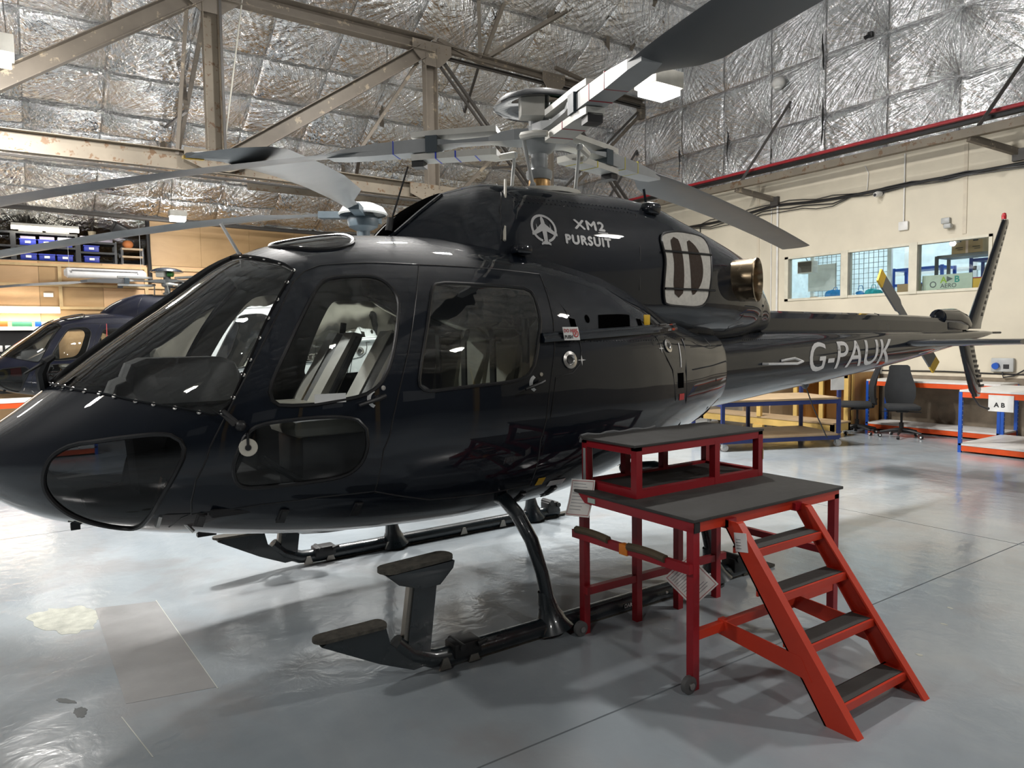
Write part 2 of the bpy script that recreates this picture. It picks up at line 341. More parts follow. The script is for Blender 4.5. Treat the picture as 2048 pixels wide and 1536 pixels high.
def patch(B, poly, name, mats, parent, off=0.0, side=1, step=.06, thick=0.0):
    """a piece of a body's skin inside an outline of the flat pattern, lifted by off; thick gives it a rim"""
    poly = np.asarray(poly); lo, hi = poly.min(0), poly.max(0)
    g = np.stack(np.meshgrid(np.arange(lo[0] + step / 2, hi[0], step), np.arange(lo[1] + step / 2, hi[1], step)), -1).reshape(-1, 2)
    g = g[in_poly(g, poly)]
    if len(g):
        d = np.min(np.linalg.norm(g[:, None] - poly[None], axis=2), 1); g = g[d > step * .4]
    allp = np.concatenate([poly, g]) if len(g) else poly; n = len(poly)
    r = delaunay_2d_cdt([Vector(p) for p in allp], [(i, (i + 1) % n) for i in range(n)], [], 0, 1e-5)
    V = np.array([tuple(p) for p in r[0]]); T = [f for f in r[2]]; c = np.array([V[list(f)].mean(0) for f in T]); k = in_poly(c, poly)
    P, N = from_uv(B, V, off, side); F = [tuple(f) if side > 0 else tuple(reversed(f)) for f, q in zip(T, k) if q]
    if F:
        a = np.cross(P[F[0][1]] - P[F[0][0]], P[F[0][2]] - P[F[0][0]])
        if a @ N[F[0][0]] < 0: F = [tuple(reversed(f)) for f in F]
    if thick:
        Pb, _ = from_uv(B, poly, off, side); Pc, _ = from_uv(B, poly, off - thick, side); m = len(P)
        P = np.concatenate([P, Pb, Pc]); cN = np.concatenate([N, N[:0]]); 
        NN = np.zeros((2 * n, 3)); t = np.roll(Pb, -1, 0) - np.roll(Pb, 1, 0); e = np.cross(t, Pb - Pc); e /= np.maximum(np.linalg.norm(e, axis=1, keepdims=True), 1e-9)
        NN[:n] = e; NN[n:] = e; N = np.concatenate([N, NN])
        F += [(m + i, m + (i + 1) % n, m + n + (i + 1) % n, m + n + i) for i in range(n)]
    return link(mesh_np(name, P, F, mats, N), name, parent)
def seam(B, uv, r, name, m, parent, side=1, off=0.0, closed=True, n=6, flat=1.0):
    P, _ = from_uv(B, uv, off, side); return MB().tube([tuple(p) for p in P], r, n, closed, flat=flat).build(name, m, parent)
FONT_CACHE = {}
def text_mesh(body, size=1.0, shear=0.0, bold=0.0, spacing=1.0, align='LEFT', sx=1.0):
    cu = bpy.data.curves.new('text', 'FONT'); cu.body = body; cu.size = size; cu.shear = shear; cu.offset = bold; cu.space_character = spacing; cu.align_x = align
    cu.resolution_u = 4; cu.fill_mode = 'FRONT'
    o = bpy.data.objects.new('text', cu); COL.objects.link(o); dg = bpy.context.evaluated_depsgraph_get(); me = bpy.data.meshes.new_from_object(o.evaluated_get(dg))
    bpy.data.objects.remove(o); bpy.data.curves.remove(cu)
    for v in me.vertices: v.co.x *= sx
    return me
def flat_text(body, size, name, m, parent, o, ex, ey, bold=0.0, align='LEFT', shear=0.0, sx=1.0, spacing=1.0):
    """lettering lying on a plane: origin o, reading direction ex, up direction ey"""
    me = text_mesh(body, size, shear, bold, spacing, align, sx); o, ex, ey = Vector(o), Vector(ex).normalized(), Vector(ey).normalized()
    for v in me.vertices: v.co = o + ex * v.co.x + ey * v.co.y
    me.materials.append(m); me.name = name; return link(me, name, parent)
def wrap_mesh(me, B, f, name, m, parent, off=.002, grid=.03, side=1):
    """lay a flat mesh (x, y) on a body's port side; f maps (x, y) to body x and z"""
    bm = bmesh.new(); bm.from_mesh(me); bmesh.ops.triangulate(bm, faces=bm.faces[:])
    xs = [v.co.x for v in bm.verts]; ys = [v.co.y for v in bm.verts]
    for lo, hi, nx in ((min(xs), max(xs), 0), (min(ys), max(ys), 1)):
        for c in np.arange(lo + grid, hi, grid):
            no = (1, 0, 0) if nx == 0 else (0, 1, 0); co = (c, 0, 0) if nx == 0 else (0, c, 0)
            bmesh.ops.bisect_plane(bm, geom=bm.verts[:] + bm.edges[:] + bm.faces[:], plane_co=co, plane_no=no)
    XZ = np.array([f(v.co.x, v.co.y) for v in bm.verts]); th = B.th_of(XZ[:, 0], XZ[:, 1]); u = B.u_of(XZ[:, 0])
    P, N = from_uv(B, np.stack([u, th * TH], 1), off, side)
    bm.verts.index_update(); F = [tuple(v.index for v in q.verts) for q in bm.faces]; bm.free()
    if F:
        a = np.cross(P[F[0][1]] - P[F[0][0]], P[F[0][2]] - P[F[0][0]])
        if a @ N[F[0][0]] < 0: F = [tuple(reversed(q)) for q in F]
    return link(mesh_np(name, P, F, m, N), name, parent)
def embolden(me, d):
    """thicken flat lettering by overlaying shifted copies of itself"""
    bm = bmesh.new(); bm.from_mesh(me); src = bm.verts[:] + bm.edges[:] + bm.faces[:]
    for dx, dy in ((-d, 0), (d, 0), (0, d), (0, -d)):
        q = bmesh.ops.duplicate(bm, geom=src)['geom']; bmesh.ops.translate(bm, verts=[v for v in q if isinstance(v, bmesh.types.BMVert)], vec=(dx, dy, 0))
    bm.to_mesh(me); bm.free(); return me
def poly_mesh(polys):
    """flat mesh from simple polygons in the XY plane"""
    me = bpy.data.meshes.new('flat'); vs = []; fs = []
    for p in polys: fs.append(tuple(range(len(vs), len(vs) + len(p)))); vs += [(a, b, 0) for a, b in p]
    me.from_pydata(vs, [], fs); me.update(); return me
# ------------------------------------------------------------------ the hangar: floor, walls, roof
XW, YW = 9.75, 14.6                       # faces of the cream end wall and of the plywood wall
EAVE, SLOPE, RIDGE = 4.71, .5, -1.0
def roof_z(y): return EAVE + SLOPE * (YW - y) if y > RIDGE else EAVE + SLOPE * (YW - 2 * RIDGE + y)
def floor_material():
    m, t, b, N, L = nt('grey_floor_paint'); v = coords(t)
    a = noise(t, v, .45, 5, .6, .6); k = noise(t, coords(t, (1, .25, 1)), 2.2, 5, .65)
    c = ramp(t, a, (.32, (.265, .30, .325)), (.5, (.335, .378, .41)), (.7, (.42, .462, .488)))
    c = mixc(t, math_(t, 'MULTIPLY', ramp(t, k, (.45, (0, 0, 0)), (.8, (1, 1, 1))), .35), c, (.47, .485, .485, 1))
    br = noise(t, v, .9, 4, .6, .5); c = mixc(t, math_(t, 'MULTIPLY', ramp(t, br, (.52, (0, 0, 0)), (.64, (1, 1, 1))), .45), c, (.31, .285, .275, 1))
    sp = noise(t, v, 46, 2); c = mixc(t, ramp(t, sp, (.775, (0, 0, 0)), (.80, (1, 1, 1))), c, (.56, .56, .53, 1))
    L.new(c, b.inputs['Base Color'])
    L.new(ramp(t, noise(t, v, 1.6, 4, .6, .8), (.3, (.07,) * 3), (.7, (.22,) * 3)), b.inputs['Roughness'])
    w = noise(t, v, 9, 4, .55, .6); w2 = noise(t, v, 1.7, 2)
    L.new(bump(t, w, .22, .012, bump(t, w2, .14, .03)), b.inputs['Normal']); b.inputs['Specular IOR Level'].default_value = .55
    return m
def structure(o): o['kind'] = 'structure'; return o
def build_floor():
    fm = floor_material(); base = mat('dark_joint_grout', (.13, .115, .09), .8)
    fl = structure(MB().box(-15, XW + .2, -17, YW + 2, -.2, -.012).build('floor', base))
    xs = [-15, -9.7, 3.28, XW + .2]; ys = [-17, -11.9, -6.9, -1.885, 3.33, 8.5, YW + 2]
    for i in range(len(xs) - 1):
        for j in range(len(ys) - 1):
            MB().box(xs[i] + .005, xs[i + 1] - .005, ys[j] + .005, ys[j + 1] - .005, -.012, 0).build('floor_slab', fm, fl)
    # repair square, bare worn patch, flaked holes: thin coats of another colour
    rep = mat('brownish_floor_repair', (.335, .335, .335), .13, var=.14, bmp=.2, scale=2.5)
    worn = mat('bare_yellowish_worn_floor', (.46, .47, .41), .75, var=.3, scale=14, bmp=.3); hole = mat('flaked_dark_floor', (.12, .13, .13), .7)
    def blob(name, m, pts, z=.0012): MB().prism([(x, y, 0) for x, y in pts], (0, 0, 0), (0, 0, z)).build(name, m, fl)
    blob('floor_repair', rep, [(-2.84, .98), (-2.50, .88), (-2.44, -.58), (-2.82, -.5)])
    def rough_blob(cx, cy, rx, ry, rot=0, n=60, k=.20):
        q = []; ph = [R.uniform(0, 6.28) for _ in range(5)]
        for i in range(n):
            a = 2 * PI * i / n; r = 1 + k * (.5 * math.sin(2 * a + ph[0]) + .45 * math.sin(3 * a + ph[1]) + .35 * math.sin(7 * a + ph[2]) + .25 * math.sin(13 * a + ph[3])) + R.uniform(-k, k) * .15; x, y = rx * r * math.cos(a), ry * r * math.sin(a)
            q.append((cx + x * math.cos(rot) - y * math.sin(rot), cy + x * math.sin(rot) + y * math.cos(rot)))
        return q
    blob('worn_patch', worn, rough_blob(-3.0, .88, .15, .30, .3), .0010)
    blob('floor_chip', hole, rough_blob(-3.05, -.30, .016, .06, .6)); blob('floor_chip', hole, rough_blob(-3.0, -.46, .025, .055, .2)); blob('floor_chip', hole, rough_blob(-.95, -2.72, .012, .02))
    for k in range(5): blob('floor_chip', worn, rough_blob(R.uniform(-1.6, 1.5), R.uniform(-2.9, -2.0), .012, .018), .0008)
    pr = mat('cream_scuff_line', (.50, .51, .47), .6)
    for a, b_ in (((-2.50, .9), (-2.435, -.6)), ((-2.85, -.62), (-2.78, -1.05))): MB().bar((*a, .0008), (*b_, .0008), .004, .0014).build('scuff_line', pr, fl)
    return fl
build_floor()
# quilted foil ------------------------------------------------------
def value_noise(x, y, seed=0):
    def h(i, j):
        n = (i * 374761393 + j * 668265263 + seed * 974711) & 0xffffffff; n = ((n ^ (n >> 13)) * 1274126177) & 0xffffffff; return ((n ^ (n >> 16)) & 0xffff) / 65535.0
    xi = np.floor(x).astype(np.int64); yi = np.floor(y).astype(np.int64); fx = x - xi; fy = y - yi; fx = fx * fx * (3 - 2 * fx); fy = fy * fy * (3 - 2 * fy)
    return (h(xi, yi) * (1 - fx) + h(xi + 1, yi) * fx) * (1 - fy) + (h(xi, yi + 1) * (1 - fx) + h(xi + 1, yi + 1) * fx) * fy
def quilt(a, b, la, lb, seed, sag=.10, fold=.030):
    """depth of a quilted sheet pinched along the lines la and lb, with folds fanning out of the corners"""
    def cell(v, l):
        i = np.clip(np.searchsorted(l, v) - 1, 0, len(l) - 2); return i, (v - l[i]) / (l[i + 1] - l[i]), l[i + 1] - l[i]
    ia, s, wa = cell(a, la); ib, t, wb = cell(b, lb)
    rnd = lambda k: value_noise(ia * 7.31 + .5 + k * 3.7, ib * 5.77 + .5 + k * 1.9, seed)
    h = sag * (.55 + .6 * rnd(1)) * (np.clip(4 * t * (1 - t), 0, 1)) ** .55 * (.55 + .45 * np.clip(4 * s * (1 - s), 0, 1) ** .45)
    edge = np.clip(np.minimum(t, 1 - t) * 9, 0, 1) * np.clip(np.minimum(s, 1 - s) * 14 + .25, 0, 1)
    for k, (cs, ct) in enumerate(((0, 0), (1, 0), (0, 1), (1, 1))):
        dx = (s - cs) * wa; dy = (t - ct) * wb; r = np.hypot(dx, dy) + 1e-6; an = np.arctan2(np.abs(dy), np.abs(dx))
        ka = 13 + 8 * rnd(2 + k); ph = 6.28 * rnd(6 + k)
        w = np.sin(an * ka + ph + 1.6 * value_noise(a * 2.2 + k * 9, b * 2.2, seed + 5)); w = 1 - np.abs(w) ** .7
        st = np.clip((rnd(10 + k) - .25) * 1.8, 0, 1.2)
        h = h + fold * st * w * np.exp(-r / .55) * np.clip(r / .12, 0, 1) * edge * 1.7
    for fr, am, sd in ((1.6, .020, 11), (4.5, .006, 12), (12, .002, 13)):
        q = 1 - np.abs(2 * value_noise(a * fr + 31, b * fr * 1.2 + 17, seed + sd) - 1); h = h + am * q * q * edge
    # a narrow gathered ridge along every seam line
    g = np.exp(-(np.minimum(s, 1 - s) * wa / .06) ** 2); h = h + .018 * g * value_noise(a * 30, b * 26, seed + 20) * np.clip(np.minimum(t, 1 - t) * 9, 0, 1)
    return h
def fans(a, b, la, lb, seed):
    def cell(v, l):
        i = np.clip(np.searchsorted(l, v) - 1, 0, len(l) - 2); return i, (v - l[i]) / (l[i + 1] - l[i]), l[i + 1] - l[i]
    ia, s, wa = cell(a, la); ib, t, wb = cell(b, lb); out = []
    c0 = np.floor(value_noise(ia * 3.1 + .5, ib * 2.7 + .5, seed + 40) * 3.999).astype(int)
    for k in (0, 1):
        c = (c0 + 2 * k) % 4; cs = (c % 2); ct = ((c // 2) ^ (c % 2)); dx = np.abs(s - cs) * wa; dy = np.abs(t - ct) * wb; r = np.hypot(dx, dy)
        out.append(np.stack([np.arctan2(dy, dx + 1e-4) * 1.5, r * .30, value_noise(ia * 9.7 + .5, ib * 6.1 + .5, seed + 50 + k) * 40], -1))
    return out
def foil_sheet(name, m, parent, a0, a1, b0, b1, da, db, la, lb, place, nrm, seed, sag=.16, fold=.065):
    na = max(2, int(round((a1 - a0) / da)) + 1); nb = max(2, int(round((b1 - b0) / db)) + 1)
    A, B = np.meshgrid(np.linspace(a0, a1, na), np.linspace(b0, b1, nb), indexing='ij')
    h = quilt(A, B, np.array(la), np.array(lb), seed, sag, fold); V = place(A, B) + np.array(nrm) * h[..., None]
    V = V.reshape(-1, 3); i = np.arange(na - 1)[:, None] * nb + np.arange(nb - 1)[None]; i = i.ravel()
    F = np.stack([i, i + nb, i + nb + 1, i + 1], 1)
    me = bpy.data.meshes.new(name); me.vertices.add(len(V)); me.vertices.foreach_set('co', V.ravel()); me.loops.add(F.size); me.loops.foreach_set('vertex_index', F.ravel().astype(np.int32))
    me.polygons.add(len(F)); me.polygons.foreach_set('loop_start', np.arange(0, F.size, 4, dtype=np.int32)); me.polygons.foreach_set('use_smooth', np.ones(len(F), bool)); me.materials.append(m); me.update(calc_edges=True)
    for nm, fv in zip(('fan', 'fan2'), fans(A, B, np.array(la), np.array(lb), seed)): me.attributes.new(nm, 'FLOAT_VECTOR', 'POINT').data.foreach_set('vector', fv.reshape(-1).astype(np.float32))
    return link(me, name, parent)
def build_roof():
    ce = structure(MB().box(-15, XW + 4.2, RIDGE - .02, RIDGE + .02, roof_z(RIDGE) + .05, roof_z(RIDGE) + .3).build('ceiling', girder_d))
    lb = [16.4, 15.5, 14.6, 13.95, 13.25, 12.24, 11.68, 10.78, 9.85, 8.8, 7.7, 6.6, 5.5, 4.4, 3.3, 2.2, 1.1, 0, RIDGE][::-1]; la = [-16.0 + .4 + 1.265 * k for k in range(22)]
    sl = math.hypot(1, SLOPE); n = (0, -SLOPE / sl, -1 / sl)
    pl = lambda A, B: np.stack([A, B, EAVE + SLOPE * (YW - B)], -1)
    for i in range(len(lb) - 1):
        fine = lb[i] > 5
        if fine:
            foil_sheet('foil_panel', foil_roof, ce, -4.2, XW, lb[i], lb[i + 1], .030, .030, la, lb, pl, n, 3)
            foil_sheet('foil_panel', foil_roof, ce, -15, -4.2, lb[i], lb[i + 1], .12, .11, la, lb, pl, n, 3)
        else: foil_sheet('foil_panel', foil_roof, ce, -15, XW, lb[i], lb[i + 1], .06, .055, la, lb, pl, n, 3)
    y2 = 2 * RIDGE
    lb2 = [y2 - v for v in lb][::-1]; pl2 = lambda A, B: np.stack([A, B, EAVE + SLOPE * (YW - y2 + B)], -1)
    for i in range(0, len(lb2) - 1): foil_sheet('foil_panel', foil_roof, ce, -15, XW, lb2[i], lb2[i + 1], *((.055, .055) if lb2[i] < -1 and lb2[i] > -10 else (.12, .11)), la, lb2, pl2, (0, SLOPE / sl, -1 / sl), 4)
build_roof()
def build_end_wall():
    plaster = mat('cream_wall_paint', (.66, .60, .475), .6, var=.10, scale=1.3, bmp=.12); conc = mat('bare_brown_concrete', (.235, .195, .145), .9, var=.35, scale=3.5, bmp=.6)
    m = MB(); y0, y1, z0, z1 = .93, 4.70, 2.36, 3.25
    m.box(XW, XW + .2, -17, YW + 2, .96, z0); m.box(XW, XW + .2, -17, YW + 2, z1, 5.2); m.box(XW, XW + .2, -17, y0, z0, z1); m.box(XW, XW + .2, y1, YW + 2, z0, z1)
    m.cur = 1; m.box(XW - .012, XW + .2, -17, YW + 2, 0, .96); m.cur = 0
    w = structure(m.build('wall_right', [plaster, conc]))
    # upper gable, foil over boarding
    b = MB(); b.prism([(XW + .08, -17, 5.2), (XW + .08, YW + 2, 5.2), (XW + .08, RIDGE, roof_z(RIDGE) + .3)], (0, 0, 0), (.1, 0, 0)); b.build('gable_board', girder_d, w)
    la = [-16.4 + 1.19 * k for k in range(29)]; lb = [4.85, 5.85, 6.97, 8.05, 9.1, 10.2, 11.3, 12.4, 13.5]
    for i in range(len(lb) - 1):
        top = (roof_z(0) - lb[i]); hw = (roof_z(RIDGE) + .1 - lb[i]) / SLOPE; a0, a1 = max(-16.2, RIDGE - hw), min(15.8, RIDGE + hw)
        fine = i < 3
        if fine:
            foil_sheet('gable_foil', foil_gable, w, max(-.4, a0), a1, lb[i], lb[i + 1], .035, .035, la, lb, lambda A, B: np.stack([np.full_like(A, XW - .03), A, B], -1), (-1, 0, 0), 9, .05, .03)
            foil_sheet('gable_foil', foil_gable, w, a0, -.4, lb[i], lb[i + 1], .12, .12, la, lb, lambda A, B: np.stack([np.full_like(A, XW - .03), A, B], -1), (-1, 0, 0), 9, .035, .02)
        else: foil_sheet('gable_foil', foil_gable, w, a0, a1, lb[i], lb[i + 1], .12, .12, la, lb, lambda A, B: np.stack([np.full_like(A, XW - .03), A, B], -1), (-1, 0, 0), 9, .035, .02)
    slit = mat('dark_foil_slit', (.02, .02, .02), .9)  # dark slits along the foil's seam lines
    for y, za, zb in ((7.48, 5.3, 6.3), (6.1, 5.3, 6.2), (3.88, 5.25, 6.2), (3.88, 6.7, 7.4), (5.0, 5.1, 5.5)): MB().tube([(XW - .075, y + R.uniform(-.02, .02), z) for z in np.linspace(za, zb, 6)], [.003, .016, .01, .02, .012, .003], 5).build('foil_seam_slit', slit, w)
    # plaster panel ribs and a skirting conduit
    rib = mat('cream_wall_rib', (.62, .55, .43), .6)
    for y in (5.35, 1.35): MB().box(XW - .012, XW, y - .03, y + .03, 3.3, 4.8).build('wall_rib', rib, w)
    MB().box(XW - .02, XW, -6, 9, .94, .99).build('wall_ledge', rib, w)
    for y, z in ((3.06, 1.22), (2.8, 1.22)): MB().box(XW - .006, XW, y - .06, y + .06, z - .05, z + .05, .004).build('brown_stain', mat('brown_wall_stain', (.2, .1, .05), .8), w)
    # three-light office window
    fr = mat('cream_window_frame', (.66, .62, .5), .5); wm = MB()
    wm.box(XW - .02, XW + .12, y0, y1, z0, z0 + .045); wm.box(XW - .02, XW + .12, y0, y1, z1 - .045, z1); wm.box(XW - .02, XW + .12, y0, y0 + .05, z0, z1); wm.box(XW - .02, XW + .12, y1 - .08, y1, z0, z1)
    win = structure(wm.build('window_1', fr))
    for y in (3.415, 2.155): MB().box(XW - .03, XW + .13, y - .07, y + .07, z0, z1).build('mullion', fr, win)
    for a, c in ((y0 + .05, 2.085), (2.225, 3.345), (3.485, y1 - .08)): MB().box(XW + .05, XW + .056, a, c, z0 + .045, z1 - .045).build('pane', g_pane, win)
    # the mezzanine office behind it
    ow = mat('pale_blue_office_wall', (.66, .74, .77), .7); om = MB(); x1 = 13.4
    om.box(XW + .2, x1, .2, 6.2, 2.1, 2.25); om.box(XW + .2, x1, .2, 6.2, 4.62, 4.75); om.box(x1, x1 + .1, .2, 6.2, 2.1, 4.75); om.box(XW + .2, x1, .1, .2, 2.1, 4.75); om.box(XW + .2, x1, 6.2, 6.3, 2.1, 4.75)
    structure(om.build('wall_office', ow))
    pw = mat('white_partition', (.80, .82, .80), .6); om = MB()
    for y in (1.0, 2.3, 3.6): om.box(12.4, 12.46, y - .05, y + .05, 2.25, 4.6)
    om.box(12.4, 12.46, .2, 4.2, 3.55, 3.66); om.box(12.4, 12.46, .2, 4.2, 2.9, 2.98)
    structure(om.build('wall_partition', pw))
    cg = tag(thing('wire_cage', 'white wire mesh cage front inside the upstairs office behind its first two panes', 'cage', (11.0, 4.2, 2.25)), None)
    gm = MB()
    for k in range(17): gm.tube([(0, -.95 + k * .1, 0), (0, -.95 + k * .1, 1.9)], .006, 4)
    for k in range(19): gm.tube([(0, -.95, .05 + k * .1), (0, .65, .05 + k * .1)], .006, 4)
    gm.build('wire_mesh', mat('grey_mesh_wire', (.30, .32, .33), .5), cg); fm = MB()
    for y in (-.98, -.15, .68): fm.box(-.03, .03, y - .04, y + .04, 0, 1.95)
    fm.box(-.03, .03, -.98, .68, 1.9, 1.98); fm.build('cage_frame', pw, cg)
    return w
WALL_R = build_end_wall()
def build_side_walls():
    p1 = ply('pale_plywood', (.62, .40, .21), (.54, .33, .165), (.5, 3, 1)); p2 = ply('tan_plywood', (.47, .30, .14), (.40, .245, .11), (.5, 3, 1)); bt = mat('pine_batten', (.60, .43, .22), .6, var=.15)
    dark = mat('dark_wall_cavity', (.03, .025, .02), .9)
    w = structure(MB().box(-15, XW, YW + .02, YW + .12, 0, 3.5).build('wall_left', dark))
    xs = [-15 + 1.22 * k for k in range(21)]
    for r, (z0, z1) in enumerate(((0, 1.1), (1.1, 2.2), (2.2, 3.52))):
        for k in range(20):
            a, c = xs[k], min(xs[k + 1], XW)
            if a < XW: MB().box(a + .003, c - .003, YW, YW + .02, z0 + .003, z1 - .003).build('plywood_panel', p1 if (k * 3 + r) % 4 else p2, w, (0, R.uniform(-.004, .004), 0))
    for z in (3.44, 3.0, 2.5, 2.06): MB().box(-15, XW, YW - .05, YW - .005, z - .03, z + .03).build('batten', bt, w)
    for x in [-2.41 + 1.72 * k for k in range(-7, 8)]: MB().box(x - .035, x + .035, YW - .045, YW - .005, 2.53, 3.41).build('batten', bt, w)
    for k in range(9): MB().box(-.6 + 1.15 * k, -.6 + 1.15 * k + 1.146, YW, YW + .02, 3.525, 4.6).build('plywood_panel', p2, w)
    # back of the loft, the near wall and the door end (closing the hangar behind the camera)
    lo = mat('pale_grey_loft_wall', (.5, .49, .46), .8); cr = mat('dark_slate_side_wall', (.035, .04, .05), .7)
    structure(MB().box(-15, XW, YW + 2, YW + 2.1, 0, 4.6).build('wall_loft', lo)); structure(MB().box(-15, XW, YW + .12, YW + 2, 3.38, 3.5).build('floor_loft', p2))
    wn = structure(MB().box(-15, XW + .2, -17.1, -17, 0, 5).build('wall_near', cr)); yc = mat('yellow_column_paint', (.55, .33, .04), .5); pn = mat('pale_window_panel', (.45, .47, .48), .6)
    for x in (-9, -3.5, 2, 7.5): MB().box(x - .14, x + .14, -16.98, -16.7, 0, 4.6).build('column', yc, wn)
    for x in (-11.5, -6, -.8, 4.6): MB().box(x - .9, x + .9, -16.995, -16.95, 1.3, 2.4).build('window_panel', pn, wn)  # unseen window band and columns, added for the helicopter paint to reflect
    df = mat('grey_hangar_door', (.30, .31, .33), .5); d = MB(); d.box(-15.1, -15, -17, YW + 2, 0, 4.8); d.prism([(-15.1, -17, 4.8), (-15.1, YW + 2, 4.8), (-15.1, RIDGE, roof_z(RIDGE) + .3)], (0, 0, 0), (.1, 0, 0))
    structure(d.build('wall_front', df))
build_side_walls()
# roof steel ----------------------------------------------------------
def channel(a, b, w, h, up=(0, 1, 0), m=None, name='girder_member', parent=None, t=.012):
    """a steel channel from a to b: web and two lips"""
    a, b, up = Vector(a), Vector(b), Vector(up); d = (b - a).normalized(); s = d.cross(up).normalized(); mb = MB()
    mb.bar(a, b, h, t, up); 
    for k in (-1, 1): mb.bar(a + s * (k * h / 2) + up * (w / 2), b + s * (k * h / 2) + up * (w / 2), t, w, up)
    return mb.build(name, m or girder, parent)
def build_truss():
    Y = 8.3; tr = structure(MB().box(-12, -11.9, Y - .1, Y + .1, 4.5, 7.3).build('roof_truss_beam', girder)); up = (0, -1, 0); rv = MB().lathe([(.0, .012), (.012, .010), (.018, 0)], ax=(0, -1, 0), n=8).mesh('rivet', girder_l)
    tl = [(-12, 4.555), (9.6, 4.50)]; channel((-12, Y, 4.56), (-.4, Y, 4.58), .12, .30, up, girder_l, parent=tr); channel((-.4, Y, 4.58), (9.6, Y, 4.45), .12, .28, up, girder_l, parent=tr)
    channel((-12, Y, 7.36), (3.61, Y, 7.30), .2, .26, up, parent=tr); channel((3.61, Y, 7.34), (9.3, Y, 7.22), .1, .12, up, parent=tr); channel((3.61, Y - .03, 7.16), (9.3, Y - .03, 7.1), .06, .05, up, girder_d, parent=tr)
    for x in (-.42, 3.55, -4.4, -8.3): channel((x, Y, 4.6), (x, Y, 7.25), .16, .24, up, girder if x > 0 else girder_l, parent=tr)
    MB().box(-.30, -.26, Y - .18, Y + .05, 4.65, 7.2).build('girder_member', girder_d, tr)
    for a, b in (((-.2, 4.70), (3.38, 7.16)), ((-4.2, 4.70), (-.6, 7.20)), ((-8.1, 4.7), (-4.6, 7.2))): channel((a[0], Y - .04, a[1]), (b[0], Y - .04, b[1]), .14, .24, up, parent=tr)
    for x, z, ww, hh in ((-.42, 7.22, .46, .34), (3.58, 7.2, .42, .36), (-.4, 4.62, .5, .36), (3.55, 4.5, .5, .36), (6.53, 7.2, .3, .34)):
        MB().prism([(x - ww, Y - .14, z + hh * .45), (x - ww, Y - .14, z - hh * .1), (x - ww * .35, Y - .14, z - hh * (.8 if z > 6 else .45)), (x + ww * .35, Y - .14, z - hh * (.8 if z > 6 else .45)), (x + ww, Y - .14, z - hh * .1), (x + ww, Y - .14, z + hh * .45)], (0, 0, 0), (0, .02, 0)).build('gusset_plate', girder if z > 6 else girder_l, tr)
        for i in range(5):
            for j in range(2): inst(rv, 'rivet', tr, (x - ww * .75 + i * ww * .37, Y - .142, z + hh * (.25 - .26 * j)))
    # struts, ties and lattice bars between truss and roof
    rods = [((-.49, 8.25, 6.95), (-.25, 12.48, 5.67), .07), ((-.76, 8.25, 6.96), (-.98, 8.3, 4.67), .07), ((-.47, 10.36, 6.73), (-.82, 8.3, 5.44), .07), ((-.59, 11.72, 6.05), (-.56, 12.54, 5.64), .09), ((-.82, 8.3, 5.38), (-.58, 11.78, 6.02), .05),
            ((3.33, 8.3, 6.97), (2.11, 8.3, 5.17), .07), ((2.11, 8.3, 5.08), (4.04, 13.66, 5.08), .06), ((3.47, 10.32, 6.75), (3.91, 11.24, 6.29), .09), ((3.2, 11.93, 5.95), (3.91, 13.67, 5.07), .08),
            ((3.92, 8.3, 7.07), (6.3, 8.3, 4.6), .06), ((3.8, 8.3, 7.02), (6.15, 8.3, 4.6), .05), ((3.78, 8.3, 7.49), (5.04, 8.3, 7.2), .09), ((4.3, 7.61, 8.11), (4.75, 8.3, 7.36), .07), ((4.81, 7.47, 8.18), (4.84, 8.3, 7.38), .07),
            ((4.93, 8.3, 7.4), (6.43, 7.01, 8.41), .09), ((5.66, 7.23, 8.3), (5.97, 7.56, 8.13), .1), ((5.8, 7.2, 8.35), (5.97, 7.56, 8.1), .1), ((7.17, 7.16, 8.33), (8.14, 8.21, 7.81), .07), ((7.98, 6.58, 8.62), (8.34, 7.69, 8.07), .07), ((4.74, 8.3, 7.26), (5.5, 10.31, 6.76), .05),
            ((6.18, 8.3, 6.87), (6.46, 8.3, 7.24), .08), ((6.67, 8.3, 7.54), (8.6, 8.3, 7.25), .08), ((6.53, 8.3, 7.1), (6.53, 8.3, 4.5), .09), ((6.6, 8.3, 7.1), (9.2, 8.3, 4.5), .06), ((9.24, 8.3, 6.96), (6.6, 8.3, 4.55), .07), ((9.14, 8.3, 7.0), (6.45, 8.3, 4.6), .05),
            ((9.25, 8.3, 7.2), (9.25, 8.3, 6.85), .16), ((7.87, 8.3, 5.67), (8.89, 8.3, 4.6), .05), ((5.2, 8.3, 5.58), (4.1, 8.3, 4.5), .08), ((5.0, 8.3, 5.2), (5.95, 8.3, 5.35), .05)]
    for a, b, w in rods: MB().bar(a, b, w, w * .8).build('strut', girder if w > .065 else girder_d, tr)
    MB().tube([(.08, 8.15, 7.3), (-.3, 8.15, 4.8)], .012, 6).build('hanging_conduit', mat('pale_conduit', (.5, .48, .42), .5), tr)
    for o in (-.13, -.22): MB().tube([(-12, Y + o, 4.38), (9.5, Y + o, 4.3)], .013, 5).build('conduit', girder_d, tr)
    # far purlin rail and eaves rail
    r1 = structure(MB().tube([(-12, 13.9, 4.62), (-2.98, 13.9, 4.54), (1.6, 13.9, 4.47), (9.7, 13.9, 4.4)], .05, 8).build('roof_rail_beam', girder_d))
    structure(MB().box(1.2, 9.6, 12.5, 12.62, 5.12, 5.30).build('rear_beam', girder_l))
    # horizontal wind girder along the end wall, on brackets, with ties up to the gable
    eb = structure(MB().box(8.96, 9.08, -6, 13, 4.67, 4.80).build('eaves_beam', girder_l)); 
